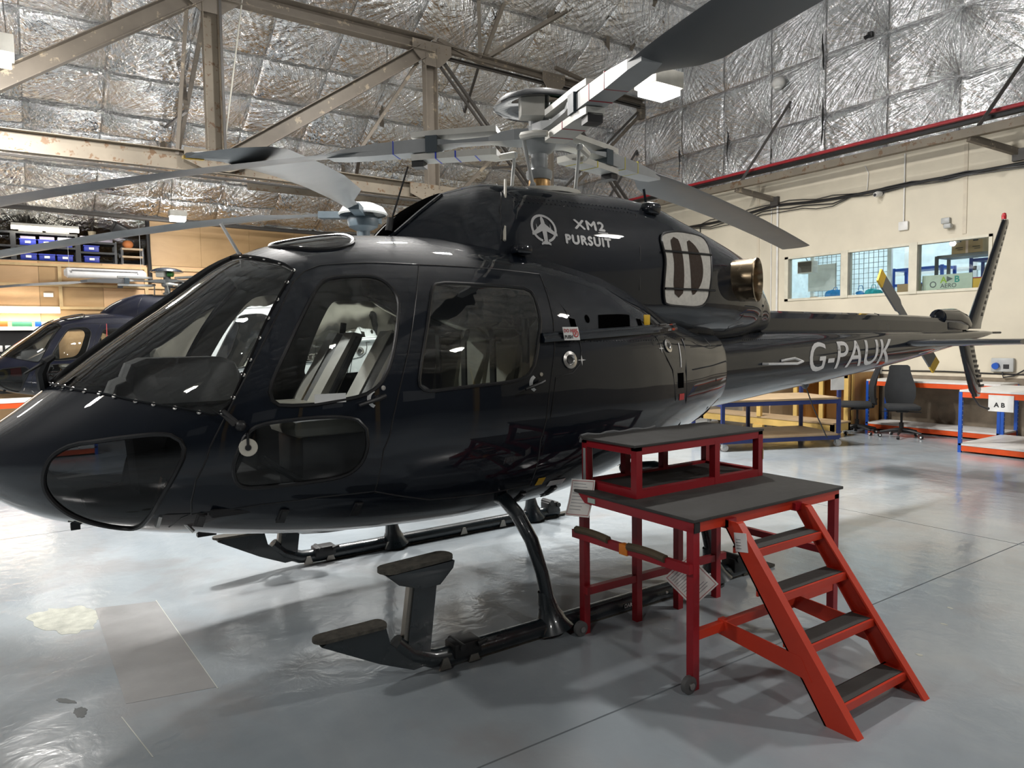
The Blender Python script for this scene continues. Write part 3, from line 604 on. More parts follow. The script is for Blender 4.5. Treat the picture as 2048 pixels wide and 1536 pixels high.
    for y in (5.3, .95, -3.4, 9.6):
        MB().bar((9.0, y + .05, 4.66), (9.74, y - .35, 4.45), .08, .10).build('bracket', girder, eb); MB().box(9.68, 9.75, y - .46, y - .28, 4.32, 4.50).build('bracket_foot', girder_d, eb)
        MB().bar((9.02, y - .05, 4.78), (9.66, y - .75, 6.3), .05, .05).build('tie_rod', girder_d, eb)
    rc = tag(MB().tube([(9.3, 13, 5.04), (9.3, 9, 5.03), (9.28, 6.3, 5.03), (9.3, 3, 5.06), (9.3, .2, 5.06), (9.3, -6, 5.08)], .032, 6).build('red_cable', mat('red_cable_sheath', (.42, .02, .03), .45)), 'red cable laid along the eaves beam under the gable foil', 'cable')
    tag(MB().tube([(9.26, 13, 4.95), (9.26, 6.3, 4.95), (9.26, 3, 4.97), (9.26, .2, 4.97), (9.26, -6, 4.98)], .045, 6).build('black_cable_bundle', black_r), 'thick black cable bundle under the red cable on the eaves beam', 'cable')
build_truss()
# ------------------------------------------------------------------ the helicopter
W1=[(-2.907,-0.554,1.247),(-2.833,-0.595,1.258),(-2.74,-0.641,1.268),(-2.67,-0.674,1.273),(-2.608,-0.701,1.267),(-2.571,-0.718,1.24),(-2.559,-0.724,1.203),(-2.565,-0.722,1.164),(-2.586,-0.711,1.114),(-2.615,-0.688,1.052),(-2.652,-0.64,0.975),(-2.693,-0.528,0.867),(-2.719,-0.426,0.811),(-2.755,-0.364,0.795),(-2.831,-0.345,0.812),(-2.921,-0.355,0.852),(-2.998,-0.378,0.907),(-3.058,-0.407,0.978),(-3.086,-0.426,1.042),(-3.088,-0.444,1.1),(-3.072,-0.46,1.156),(-3.04,-0.477,1.199),(-2.989,-0.505,1.23),(-2.948,-0.53,1.242)]
W2=[(-1.88,-0.689,1.977),(-1.823,-0.685,1.997),(-1.717,-0.697,2.009),(-1.636,-0.71,2.01),(-1.576,-0.731,1.992),(-1.539,-0.763,1.95),(-1.523,-0.796,1.895),(-1.532,-0.823,1.835),(-1.558,-0.854,1.748),(-1.591,-0.881,1.637),(-1.628,-0.895,1.539),(-1.666,-0.899,1.478),(-1.717,-0.898,1.433),(-1.781,-0.894,1.408),(-1.874,-0.884,1.393),(-1.993,-0.868,1.379),(-2.105,-0.845,1.377),(-2.16,-0.832,1.382),(-2.188,-0.824,1.406),(-2.196,-0.817,1.445),(-2.184,-0.813,1.488),(-2.157,-0.809,1.545),(-2.107,-0.799,1.637),(-2.047,-0.778,1.746),(-1.976,-0.744,1.858),(-1.92,-0.709,1.938)]
W3=[(-2.29,-0.807,1.27),(-2.225,-0.822,1.299),(-2.071,-0.856,1.313),(-1.886,-0.886,1.311),(-1.801,-0.896,1.291),(-1.76,-0.901,1.244),(-1.754,-0.901,1.176),(-1.771,-0.893,1.102),(-1.814,-0.879,1.047),(-1.886,-0.863,1.016),(-2.027,-0.838,1.005),(-2.162,-0.809,1.001),(-2.292,-0.777,1.001),(-2.34,-0.772,1.022),(-2.361,-0.778,1.068),(-2.359,-0.787,1.128),(-2.335,-0.796,1.196)]
W4=[(-1.282,-0.764,1.975),(-1.228,-0.761,1.984),(-1.124,-0.766,1.984),(-0.96,-0.77,1.98),(-0.787,-0.772,1.976),(-0.704,-0.774,1.969),(-0.663,-0.784,1.951),(-0.647,-0.804,1.916),(-0.648,-0.829,1.865),(-0.653,-0.863,1.78),(-0.669,-0.879,1.731),(-0.696,-0.898,1.658),(-0.719,-0.912,1.586),(-0.745,-0.921,1.524),(-0.785,-0.926,1.477),(-0.846,-0.928,1.451),(-0.961,-0.93,1.437),(-1.125,-0.929,1.429),(-1.28,-0.925,1.421),(-1.408,-0.92,1.414),(-1.446,-0.918,1.422),(-1.469,-0.915,1.443),(-1.471,-0.912,1.474),(-1.457,-0.906,1.538),(-1.426,-0.888,1.646),(-1.389,-0.861,1.756),(-1.347,-0.819,1.869),(-1.322,-0.79,1.93),(-1.302,-0.772,1.961)]
WSB=[(-3.02,-0.151,1.486),(-2.949,-0.353,1.471),(-2.859,-0.479,1.457),(-2.751,-0.584,1.427),(-2.641,-0.659,1.401),(-2.527,-0.718,1.375),(-2.43,-0.76,1.350),(-2.40,-.769,1.362)]
WSR=[(-2.361,-0.774,1.404),(-2.266,-0.76,1.597),(-2.182,-0.723,1.76),(-2.089,-0.668,1.908),(-2.01,-0.612,2.012)]
WST=[(-1.996,-0.596,2.034),(-2.021,-0.54,2.066),(-2.055,-0.487,2.084),(-2.088,-0.425,2.101),(-2.119,-0.355,2.114),(-2.146,-0.263,2.127),(-2.165,-.15,2.137)]
EDGE=[(-1.334,-.672,2.087),(-1.424,-.805,1.889),(-1.513,-.887,1.629),(-1.602,-.912,1.354),(-1.673,-.905,1.131),(-1.70,-.844,.916)]
D1=EDGE+[(-1.971,-0.809,0.919),(-2.24,-0.742,0.908),(-2.523,-0.624,0.882),(-2.53,-0.68,0.957),(-2.516,-0.726,1.056),(-2.457,-0.759,1.204),(-2.343,-0.776,1.426),(-2.219,-0.761,1.642),(-2.105,-0.713,1.833),(-2.015,-0.65,1.975),(-1.95,-.62,2.03),(-1.864,-0.61,2.064),(-1.659,-0.639,2.084)]
D2=EDGE[::-1]+[(-1.143,-0.683,2.087),(-0.811,-0.69,2.081),(-0.531,-0.695,2.066),(-0.544,-0.771,1.967),(-0.558,-0.86,1.785),(-0.585,-0.906,1.609),(-0.643,-0.93,1.38),(-0.708,-0.924,1.094),(-0.703,-0.803,0.817),(-0.975,-0.798,0.802),(-1.363,-0.803,0.82)]
WR=[(-2.0,-.25),(-1.95,-.38),(-1.86,-.47),(-1.76,-.50),(-1.67,-.49),(-1.615,-.45),(-1.595,-.38),(-1.60,-.22),(-1.66,-.15),(-1.9,-.15),(-1.98,-.18)]
def top_y(B, P):
    """(x, y) points seen from above -> flat pattern"""
    P = np.array(P, float); zt, zb, w, zm, nu, nl = B.prof(P[:, 0]); c = np.clip(np.abs(P[:, 1]) / w, 0, 1) ** (nu / 2); return np.stack([B.u_of(P[:, 0]), np.degrees(np.arccos(c)) * TH], 1)
def dedupe(P, eps=.006):
    out = []
    for p in P:
        if not out or np.linalg.norm(p - out[-1]) > eps: out.append(p)
    while len(out) > 3 and np.linalg.norm(out[0] - out[-1]) < eps: out.pop()
    return np.array(out)
def uv_outlines():
    o = {}
    for k, P in (('nose_window', W1), ('front_window', W2), ('lower_window', W3), ('rear_window', W4)): o[k] = dedupe(smooth_poly(to_uv(FUS, P), .03))
    o['roof_window'] = dedupe(smooth_poly(top_y(FUS, WR), .03))
    b = to_uv(FUS, WSB); r = to_uv(FUS, WSR); t = to_uv(FUS, WST); ctop, cbot = 86.5 * TH, 87.0 * TH
    b = np.concatenate([[[FUS.u_of(-3.032), cbot]], b]); t = np.concatenate([t, [[FUS.u_of(-2.172), ctop]]])
    pts = np.concatenate([smooth_poly(b, .03, False), smooth_poly(r, .03, False), smooth_poly(t, .03, False), lin_poly([[FUS.u_of(-2.172), ctop], [FUS.u_of(-3.032), cbot]], .04, False)])
    o['windscreen'] = dedupe(pts)
    o['front_door'] = dedupe(lin_poly(to_uv(FUS, D1), .035)); o['rear_door'] = dedupe(lin_poly(to_uv(FUS, D2), .035)); return o
OUT = uv_outlines()
def skin_pattern():
    """one constrained triangulation of the port half of the body, shared by shell, doors, panes and lining"""
    u1 = float(FUS.u_of(FUS.x1)); us = np.concatenate([np.linspace(0, .35, 10), np.arange(.40, u1, .055), [u1]]); vs = np.linspace(-90 * TH, 90 * TH, 49)
    pts = []; edges = []
    def ring(P):
        n0 = len(pts); pts.extend([tuple(p) for p in P]); edges.extend([(n0 + i, n0 + (i + 1) % len(P)) for i in range(len(P))])
    for k in OUT: ring(OUT[k])
    cons = np.array(pts); border = []
    for v in vs: border += [(0.0, v), (u1, v)]
    for u in us[1:-1]: border += [(u, vs[0]), (u, vs[-1])]
    g = np.array([(u, v) for u in us[1:-1] for v in vs[1:-1]]); d = np.concatenate([np.min(np.linalg.norm(g[i:i + 400, None] - cons[None], axis=2), 1) for i in range(0, len(g), 400)]); g = g[d > .017]
    allp = pts + border + [tuple(p) for p in g]
    r = delaunay_2d_cdt([Vector(p) for p in allp], edges, [], 0, 1e-5)
    V = np.array([tuple(p) for p in r[0]]); T = np.array([tuple(f) for f in r[2]]); c = V[T].mean(1)
    reg = np.full(len(T), '', dtype=object)
    for k in ('front_door', 'rear_door', 'windscreen', 'roof_window', 'nose_window', 'front_window', 'lower_window', 'rear_window'): reg[in_poly(c, OUT[k])] = k
    return V, T, reg
SKV, SKT, SKR = skin_pattern()
def skin(regions, name, mats, parent, off=0.0, sides=(1, -1), flip=False):
    P = []; N = []; F = []; n = 0
    k = np.isin(SKR, regions); T = SKT[k]; idx = np.unique(T); rm = -np.ones(len(SKV), int); rm[idx] = np.arange(len(idx)); T = rm[T]; uv = SKV[idx]
    for s in sides:
        p, q = from_uv(FUS, uv, off, s); t = T.copy(); a = np.cross(p[t[:, 1]] - p[t[:, 0]], p[t[:, 2]] - p[t[:, 0]]); bad = np.einsum('ij,ij->i', a, q[t[:, 0]]) < 0
        t[bad] = t[bad][:, ::-1]; 
        if flip: t = t[:, ::-1]; q = -q
        P.append(p); N.append(q); F.append(t + n); n += len(p)
    P, N, F = np.concatenate(P), np.concatenate(N), np.concatenate(F)
    e = np.linalg.norm(np.cross(P[F[:, 1]] - P[F[:, 0]], P[F[:, 2]] - P[F[:, 0]]), axis=1); F = F[e > 1e-10]
    return link(mesh_np(name, P, [tuple(f) for f in F.tolist()], mats, N), name, parent)
def loft_body(B, name, m, parent, u0=None, u1=None, nu=90, nth=33, off=0.0, cap=False):
    u = np.linspace(0 if u0 is None else u0, float(B.u_of(B.x1)) if u1 is None else u1, nu); th = np.linspace(-90, 90, nth); U, T = np.meshgrid(u, th, indexing='ij')
    uv = np.stack([U.ravel(), T.ravel() * TH], 1); P = []; N = []; F = []
    for s in (1, -1):
        p, q = from_uv(B, uv, off, s); n0 = sum(map(len, P)); i = (np.arange(nu - 1)[:, None] * nth + np.arange(nth - 1)[None]).ravel()
        f = np.stack([i, i + nth, i + nth + 1, i + 1], 1); 
        f = f[:, ::-1] if s < 0 else f
        F.append(f + n0); P.append(p); N.append(q)
    P, N, F = np.concatenate(P), np.concatenate(N), np.concatenate(F); t = F[len(F) // 4]
    if np.cross(P[t[1]] - P[t[0]], P[t[2]] - P[t[0]]) @ N[t[0]] < 0: F = F[:, ::-1]
    F = [tuple(f) for f in F.tolist()]
    if cap:
        h = nu * nth; e = [(nu - 1) * nth + k for k in range(nth)] + [h + (nu - 1) * nth + k for k in range(nth - 2, 0, -1)]; F.append(tuple(e))
    return link(mesh_np(name, P, F, m, N), name, parent)
def mir(p): return (p[0], -p[1], p[2])
RIV = None
def dots(parent, m, B, pts, r=.007, name='rivet_row', side=1):
    """a row of small domed fasteners along flat-pattern points, one part"""
    P, N = from_uv(B, pts, 0, side); mb = MB()
    for p, n in zip(P, N): mb.lathe([(r, -.001), (r * .8, r * .45), (.0, r * .65)], tuple(p), tuple(n), 6)
    o = mb.build(name, m, parent); o['kind'] = 'stuff'; return o
def star4(r, q): return [[(r * (1 if k % 2 == 0 else q) * math.sin(PI / 4 * k), r * (1 if k % 2 == 0 else q) * math.cos(PI / 4 * k)) for k in range(8)]]
def helicopter(name, label, full=True):
    H = thing(name, label, 'helicopter')
    fus = skin(['', ], 'fuselage', navy, H)
    skin(['', 'front_door', 'rear_door'], 'cabin_lining', trim_grey, fus, -.022, flip=True)
    wsn = {}
    for s in (1, -1):
        ws = skin(['windscreen'], 'windscreen', g_ws, H, 0, (s,)); skin(['roof_window'], 'roof_window', g_tint if full else g_ws, H, .002, (s,)); skin(['nose_window'], 'nose_window', g_tint, H, 0, (s,))
        # black strip with screws round the windscreen, rubber round the other panes
        o = OUT['windscreen']; seam(FUS, o, .017, 'windscreen_strip', black_r, ws, s, .001, flat=.25)
        seam(FUS, OUT['roof_window'], .012, 'roof_window_seal', black_r, H, s, .003); seam(FUS, OUT['nose_window'], .011, 'nose_window_seal', black_r, H, s, .003)
        fd = skin(['front_door'], 'front_door', navy, H, .004, (s,)); rd = skin(['rear_door'], 'rear_door', navy, H, .004, (s,))
        for d, w, k in ((fd, 'front_window', g_door), (fd, 'lower_window', g_low), (rd, 'rear_window', g_rear)):
            skin([w], 'door_window', k, d, .004 if w != 'rear_window' else .006, (s,)); seam(FUS, OUT[w], .010, 'window_seal', black_r, d, s, .006)
        for d, k in ((fd, 'front_door'), (rd, 'rear_door')): seam(FUS, OUT[k], .0045, 'door_gap', black_r, d, s, .003)
        if full and s == 1:
            st = MB().lathe([(.011, 0), (.011, .004), (.006, .006), (.003, .004), (.0, .004)], n=8).mesh('screw', steel)
            P, N = from_uv(FUS, o, .004, s); acc = 1; 
            for i in range(len(o)):
                acc += np.linalg.norm(P[i] - P[i - 1]) if i else 0
                if acc > .078 and abs(P[i][1]) > .1:
                    q = inst(st, 'screw', ws, P[i]); q.rotation_mode = 'QUATERNION'; q.rotation_quaternion = Vector((0, 0, 1)).rotation_difference(Vector(N[i])); acc = 0
    # door furniture, port side only carries what the photograph shows; the other side gets plain handles
    def on(x, z, off=0.0, s=1): 
        p, n = from_uv(FUS, to_uv(FUS, [(x, -.01, z)]) if False else np.array([[float(FUS.u_of(x)), float(FUS.th_of(x, z)) * TH]]), off, s); return Vector(p[0]), Vector(n[0])
    for s in (1, -1):
        for x, z in ((-1.70, 1.392), (-.735, 1.422)):
            c, n = on(x, z, .008, s); a, _ = on(x - .10, z - .028, .035, s); b, _ = on(x + .035, z + .012, .035, s)
            MB().tube([tuple(c), tuple(c + n * .03)], .014, 8).tube([tuple(b), tuple(c + n * .034), tuple(a)], [.011, .012, .009], 8).build('door_handle', black_p, H)
            if s == 1 and full:
                for c_, rr, w, m_ in ((0, .045, .014, white_v), (0, .045, .004, red_v)):
                    pts = [(x + .0 + rr * math.cos(t), z + rr * math.sin(t)) for t in np.linspace(.62 * PI, 1.38 * PI, 14)]
                    pv = np.array([[float(FUS.u_of(p[0])), float(FUS.th_of(*p)) * TH] for p in pts]); Q, _ = from_uv(FUS, pv, .006 if m_ is white_v else .0068, s)
                    MB().tube([tuple(q) for q in Q], w, 6, flat=.12).build('handle_arc_marking', m_, H)
                c, n = on(x + .035, z + .05, .005, s); MB().lathe([(.013, 0), (.012, .004), (.005, .005), (0, .003)], tuple(c), tuple(n), 10).build('door_lock', steel, H)
    # cabin
    cab = MB().box(-2.92, -2.3, -.36, .36, .84, .88, .01).box(-2.45, -.2, -.70, .70, .86, .90, .01).build('cabin_floor', carpet, H)
    MB().prism([(-.28, y_, z_) for y_, z_ in ((-.66, .85), (.66, .85), (.86, 1.1), (.87, 1.4), (.78, 1.8), (.55, 2.1), (-.55, 2.1), (-.78, 1.8), (-.87, 1.4), (-.86, 1.1))], (0, 0, 0), (.03, 0, 0)).build('cabin_bulkhead', trim_grey, H)
    for y in (-.44, .44):
        seat = MB().box(-2.05, -1.52, y - .235, y + .235, 1.19, 1.29, .045).build('front_seat', cream, H); MB().box(-2.0, -1.50, y - .21, y + .21, .89, 1.20, .02).build('seat_base', dark_leather, seat)
        mb = MB(); x0_, x1_ = -1.66, -1.36
        for k in (-1, 1): mb.prism([(x0_, y + k * .15 - .085, 1.24), (x1_ - .03, y + k * .15 - .085, 1.69), (x1_, y + k * .15 - .08, 1.735), (x1_ + .07, y + k * .15 - .07, 1.72), (x0_ + .12, y + k * .15 - .085, 1.24)], (0, 0, 0), (0, .17, 0))
        mb.build('seat_back', cream, seat); MB().prism([(x0_ + .01, y - .07, 1.24), (x1_ - .005, y - .07, 1.72), (x1_ + .06, y - .07, 1.71), (x0_ + .10, y - .07, 1.24)], (0, 0, 0), (0, .14, 0)).build('seat_back_stripe', dark_leather, seat)
        MB().tube([(x0_ + .08, y - .245, 1.24), (x1_ + .03, y - .235, 1.70)], .022, 6).tube([(x0_ + .08, y + .245, 1.24), (x1_ + .03, y + .235, 1.70)], .022, 6).build('seat_side_trim', dark_leather, seat)
        MB().tube([(x1_ + .01, y, 1.73), (x1_ + .02, y, 1.80)], .02, 6).build('belt_guide', dark_leather, seat)
    for y in (-.57, -.19, .19, .57):
        seat = MB().box(-.92, -.45, y - .18, y + .18, 1.02, 1.18, .05).box(-.90, -.45, y - .17, y + .17, .89, 1.03).build('rear_seat', cream, H)
        MB().prism([(-.55, y - .17, 1.14), (-.41, y - .16, 1.86), (-.33, y - .16, 1.86), (-.40, y - .17, 1.14)], (0, 0, 0), (0, .33, 0)).build('seat_back', cream, seat); MB().box(-.555, -.54, y - .03, y + .03, 1.16, 1.8).build('seat_belt', dark_leather, seat)
    con = MB().prism([(-2.66, .02, .86), (-2.70, .02, 1.40), (-2.2, .02, 1.42), (-2.14, .02, 1.20), (-2.30, .02, 1.14), (-2.35, .02, .86)], (0, 0, 0), (0, .42, 0)).build('instrument_console', trim_grey, H)
    MB().box(-2.70, -2.12, -.06, .50, 1.33, 1.60, .10).box(-2.78, -2.45, -.02, .46, 1.30, 1.50, .09).build('glare_shield', pod_grey, con)
    for y in (.06, .20, .34, .46): MB().lathe([(.05, 0), (.05, .012), (.04, .012), (.0, .008)], (-2.115, y, 1.46), (1, 0, -.1), 16).build('instrument', black_p, con)
    MB().tube([(-2.42, -.44, .8), (-2.3, -.44, 1.0), (-2.22, -.44, 1.16)], .016, 8).cyl((-2.235, -.44, 1.13), (-2.19, -.44, 1.25), .024).build('cyclic_stick', black_p, H)
    MB().tube([(-1.95, -.72, .93), (-2.15, -.73, 1.07), (-2.22, -.73, 1.12)], [.016, .016, .022], 8).build('collective_lever', black_p, H)
    for y in (-.52, -.36): MB().bar((-2.66, y, .82), (-2.60, y, 1.02), .07, .015).tube([(-2.50, y, .77), (-2.62, y, .92)], .01, 6).build('rudder_pedal', steel, H)
    MB().tube([from_uv(FUS, np.array([[float(FUS.u_of(x)), 90 * TH]]), -.012)[0][0] for x in np.linspace(-3.06, -2.1, 9)], .030, 8).build('windscreen_post', navy, H)
    if full:
        c, n = on(-1.93, 1.405, .012); MB().box(-.075, .075, -.0015, .0015, -.022, .022).build('blank_white_sticker', white_v, fd and H, tuple(c), (0, 0, math.atan2(-n.x, n.y) + PI))
        c, n = on(-2.30, 1.195, .012); MB().lathe([(.042, 0), (.040, .005), (.02, .006), (.0, .006)], tuple(c), tuple(n), 20).build('window_vent_disc', cream, H); MB().lathe([(.015, .006), (.013, .014), (0, .015)], tuple(c), tuple(n), 10).tube([tuple(c + n * .012), tuple(c + n * .014 + Vector((0, 0, .07)))], .006, 6).build('vent_knob', black_p, H)
    # engine deck, cowlings and boom
    boom = loft_body(BOOM, 'tail_boom', navy, H, nu=60, nth=29)
    cowl = loft_body(COWL, 'engine_cowling', navy, H, nu=80, nth=33, cap=True)
    MB().lathe([(.0, 0), (.36, 0), (.45, 0)], (1.462, 0, 1.385), (1, 0, 0), 28).build('rear_frame', black_p, H)
    m = MB(); xs = np.linspace(2.05, 6.45, 16); prof = [(-.105, 0), (-.105, .13), (-.075, .185), (-.03, .205), (.03, .205), (.075, .185), (.105, .13), (.105, 0)]; V = []
    for x in xs:
        k = 1 - .28 * (x - 2.05) / 4.4; zb = float(BOOM.prof(x)[0]) - .025; 
        for y, z in prof: V.append((x, y * k, zb + z * (1 - .12 * (x - 2.05) / 4.4)))
    F = [(i * 8 + j, i * 8 + j + 1, (i + 1) * 8 + j + 1, (i + 1) * 8 + j) for i in range(15) for j in range(7)] + [tuple(range(7, -1, -1)), tuple(15 * 8 + j for j in range(8))]
    m.add(V, F); m.build('drive_shaft_cover', navy, H)
    for x in (4.55,): MB().tube([(x, -.082, 1.74), (x, -.08, 1.83), (x, -.05, 1.885), (x, 0, 1.90)], .004, 5).build('cover_joint', black_r, H)
    # exhausts, intakes, spinner light
    for s in (1, -1):
        ax = Vector((.41, -.91 * s, 0)); e = Vector((1.66, -.64 * s, 2.115)); st_ = e - ax * .46
        ex = MB().lathe([(.16, 0), (.165, .2), (.170, .44), (.176, .455), (.170, .462), (.158, .42), (.15, .10), (.0, .08)], tuple(st_ + Vector((0, 0, .0))), tuple(ax), 32).build('exhaust_pipe', bronze, H); MB().lathe([(.149, .11), (.0, .10)], tuple(st_), tuple(ax), 24).build('exhaust_throat_shade', hollow_shade, ex)
        o = dedupe(smooth_poly(np.array([[float(COWL.u_of(x)), float(COWL.th_of(x, z)) * TH] for x, z in ((.655,2.36),(.70,2.415),(.936,2.443),(1.15,2.43),(1.20,2.37),(1.171,2.213),(1.14,2.061),(1.08,1.925),(1.02,1.90),(.902,1.896),(.70,1.905),(.64,1.96),(.645,2.081),(.668,2.225))]), .03))
        it = patch(COWL, o, 'intake_screen', mesh_white, H, .012, s, .05, .02); seam(COWL, o, .009, 'intake_rim', black_r, it, s, .010)
        def iv(pts): return dedupe(smooth_poly(np.array([[float(COWL.u_of(x)), float(COWL.th_of(x, z)) * TH] for x, z in pts]), .03))
        patch(COWL, iv(((.75,2.37),(.83,2.38),(.85,2.2),(.83,1.99),(.745,1.985),(.735,2.05),(.75,2.2))), 'intake_honeycomb', brown, it, .0145, s, .05)
        patch(COWL, iv(((.93,2.37),(1.0,2.36),(1.055,2.28),(1.06,2.15),(1.02,2.05),(.935,1.98),(.92,2.1))), 'intake_honeycomb', brown, it, .0145, s, .05)
        for z in (2.285, 2.02):
            P, _ = from_uv(COWL, np.array([[float(COWL.u_of(x)), float(COWL.th_of(x, z)) * TH] for x in np.linspace(.645, 1.19, 9)]), .018, s); MB().tube([tuple(p) for p in P], .008, 6).build('intake_strap', black_r, it)
        # cowling joints, shade patches for the notched openings under the shoulder, hinge rail
        def cl(B, pts, nm, r=.004, off=.001, m_=black_r): seam(B, np.array([[float(B.u_of(x)), float(B.th_of(x, z)) * TH] for x, z in pts]), r, nm, m_, H, s, off, False)
        cl(COWL, [(.50, 2.70), (.49, 2.542), (.434, 2.282), (.41, 2.003)], 'cowling_joint'); cl(COWL, [(-.50, 2.70), (-.565, 2.6), (-.625, 2.487), (-.664, 2.289)], 'cowling_joint', .006)
        cl(COWL, [(1.753, 1.99), (1.66, 1.83), (1.52, 1.72)], 'cowling_joint')
        cl(FUS, [(-.54, 2.0), (-.44, 1.84), (-.41, 1.7)], 'panel_joint', .003)
        cl(FUS, [(.745, 1.66), (.748, 1.616), (.705, 1.441), (.708, 1.229), (.743, 1.039), (.76, .95)], 'panel_joint', .006); cl(FUS, [(1.20, 1.66), (1.214, 1.609), (1.224, 1.341), (1.207, 1.125), (1.2, 1.02)], 'panel_joint', .003)
        cl(FUS, [(-.38, 1.655), (-.375, 1.60), (-.40, 1.52), (-.46, 1.472), (-.588, 1.45), (-.63, 1.25), (-.681, 1.032), (-.675, .80)], 'baggage_door_joint', .004); cl(FUS, [(-.383, 1.656), (.364, 1.683), (.462, 1.519), (.514, 1.45), (.55, 1.25), (.56, 1.024), (.55, .93)], 'baggage_door_joint', .004)
        cl(FUS, [(-3.0, .845), (-2.62, .885), (-2.523, .882), (-2.24, .906), (-1.7, .914)], 'sill_joint', .003); cl(FUS, [(-2.6, .80), (-2.56, .86), (-2.523, .882)], 'sill_joint', .003)
        cl(FUS, [(-.70, .81), (-1.7, .905)], 'sill_joint', .002)
        P, N = from_uv(FUS, np.array([[float(FUS.u_of(x)), float(FUS.th_of(x, 1.674 + (x + .67) * .047)) * TH] for x in np.linspace(-.67, .70, 16)]), .012, s)
        MB().tube([tuple(p) for p in P], .030, 8, flat=.7).tube([tuple(p + np.array((0, 0, .022))) for p in P], .012, 6).build('hinge_rail', navy, H)
        for pts, nm in (([(-.17, 1.819), (.137, 1.822), (.10, 1.734), (-.197, 1.734)], 'cowling_opening_shade'), ([(-.43, 1.80), (-.385, 1.79), (-.38, 1.70), (-.425, 1.70)], 'cowling_opening_shade'), ([(.20, 1.80), (.25, 1.795), (.245, 1.72), (.20, 1.72)], 'cowling_opening_shade'), ([(.31, 1.80), (.37, 1.79), (.37, 1.72), (.31, 1.715)], 'cowling_opening_shade')):
            patch(FUS, lin_poly(np.array([[float(FUS.u_of(x)), float(FUS.th_of(x, z)) * TH] for x, z in pts]), .03), nm, hollow_shade, H, .002, s, .05)
        q = [(-.278 + .02 * math.cos(t), 1.793 + .026 * math.sin(t)) for t in np.linspace(0, 2 * PI, 14)[:-1]]; patch(FUS, np.array([[float(FUS.u_of(x)), float(FUS.th_of(x, z)) * TH] for x, z in q]), 'cowling_opening_shade', hollow_shade, H, .002, s, .05)
        for x, z, r in ((-.476, 1.548, .052), (.497, 1.614, .047)):
            c, n = on(x, z, .002, s); MB().lathe([(r, 0), (r, .006), (r * .62, .010), (r * .55, .004), (r * .5, .003)], tuple(c), tuple(n), 22).build('fuel_cap', steel, H); MB().lathe([(r * .5, .002), (r * .42, .006), (r * .1, .004), (0, .004)], tuple(c), tuple(n), 16).build('fuel_cap_core', black_p, H)
    if full:
        for x, z in ((-.381, 1.545), (.402, 1.599)): wrap_mesh(poly_mesh(star4(.034, .2)), FUS, lambda a, b, x=x, z=z: (x + a, z + b), 'star_marking', letter, H, .003, .03)
        flatx = lambda B, x, z, k=0.0: (lambda a, b: (x + a, z + b + k * a))
        quad = lambda w, h: poly_mesh([[(0, 0), (w, 0), (w, h), (0, h)]])
        wrap_mesh(quad(.075, .105), FUS, flatx(FUS, .585, 1.32), 'static_opening_shade', hollow_shade, H, .003); wrap_mesh(quad(.07, .045), FUS, flatx(FUS, .60, 1.235), 'red_placard', red_v, H, .003); wrap_mesh(quad(.012, .17), FUS, lambda a, b: (.628 + a + .18 * b, 1.462 + b), 'white_stripe_marking', white_v, H, .003)
        wrap_mesh(quad(.055, .05), FUS, flatx(FUS, -.65, .80), 'yellow_placard', yellow, H, .003); wrap_mesh(quad(.13, .04), FUS, flatx(FUS, -.54, .775), 'white_placard', white_v, H, .003)
        yb = from_uv(FUS, np.array([[float(FUS.u_of(.30)), float(FUS.th_of(.30, 1.775)) * TH]]), .012)[0][0]; MB().box(-.028, .028, -.004, .004, -.05, .045, .003).build('yellow_latch', yellow, H, tuple(yb))
        lb = wrap_mesh(quad(.12, .075), FUS, flatx(FUS, -.535, 1.655), 'push_label', white_v, H, .046); wrap_mesh(text_mesh('DO NOT', .026, bold=.001), FUS, flatx(FUS, -.53, 1.70), 'label_text', red_v, lb, .048); wrap_mesh(text_mesh('PUSH', .026, bold=.001), FUS, flatx(FUS, -.53, 1.665), 'label_text', black_r, lb, .048)
        ring = [[((.022 if k < 20 else .016) * math.cos(2 * PI * k / 20 * (1 if k < 20 else -1)), (.022 if k < 20 else .016) * math.sin(2 * PI * k / 20 * (1 if k < 20 else -1))) for k in list(range(20)) + [0] + [20] + list(range(21, 40)) + [20]]]
        wrap_mesh(poly_mesh([[(.022 * math.cos(a), .022 * math.sin(a)), (.022 * math.cos(b), .022 * math.sin(b)), (.015 * math.cos(b), .015 * math.sin(b)), (.015 * math.cos(a), .015 * math.sin(a))] for a, b in [(2 * PI * k / 16, 2 * PI * (k + 1) / 16) for k in range(16)]] + [[(-.012, -.010), (-.008, -.014), (.012, .010), (.008, .014)], [(-.006, -.006), (.006, -.006), (.007, .009), (-.006, .009)]]), FUS, flatx(FUS, -.442, 1.692), 'no_hand_symbol', red_v, lb, .048)
        # lettering and emblem
        wrap_mesh(embolden(text_mesh('G-PAUK', .38, .16, 0, 1.03, sx=1.0), .003), BOOM, lambda a, b: (2.80 + a * 1.20 - .02 * b, 1.335 + b * (1 - .05 * a) + a * .028), 'registration_lettering', letter, H, .003, .03)
        wrap_mesh(embolden(text_mesh('XM2', .086, 0, 0, 1.14, sx=1.40), .0042), COWL, lambda a, b: (-.115 + a, 2.395 + b - a * .01), 'type_lettering', letter, H, .003, .025)
        wrap_mesh(embolden(text_mesh('PURSUIT', .082, 0, 0, 1.16, sx=1.08), .0045), COWL, lambda a, b: (-.21 + a, 2.292 + b - a * .02), 'type_lettering', letter, H, .003, .025); wrap_mesh(quad(.085, .006), COWL, flatx(COWL, .075, 2.376), 'type_underline', letter, H, .003)
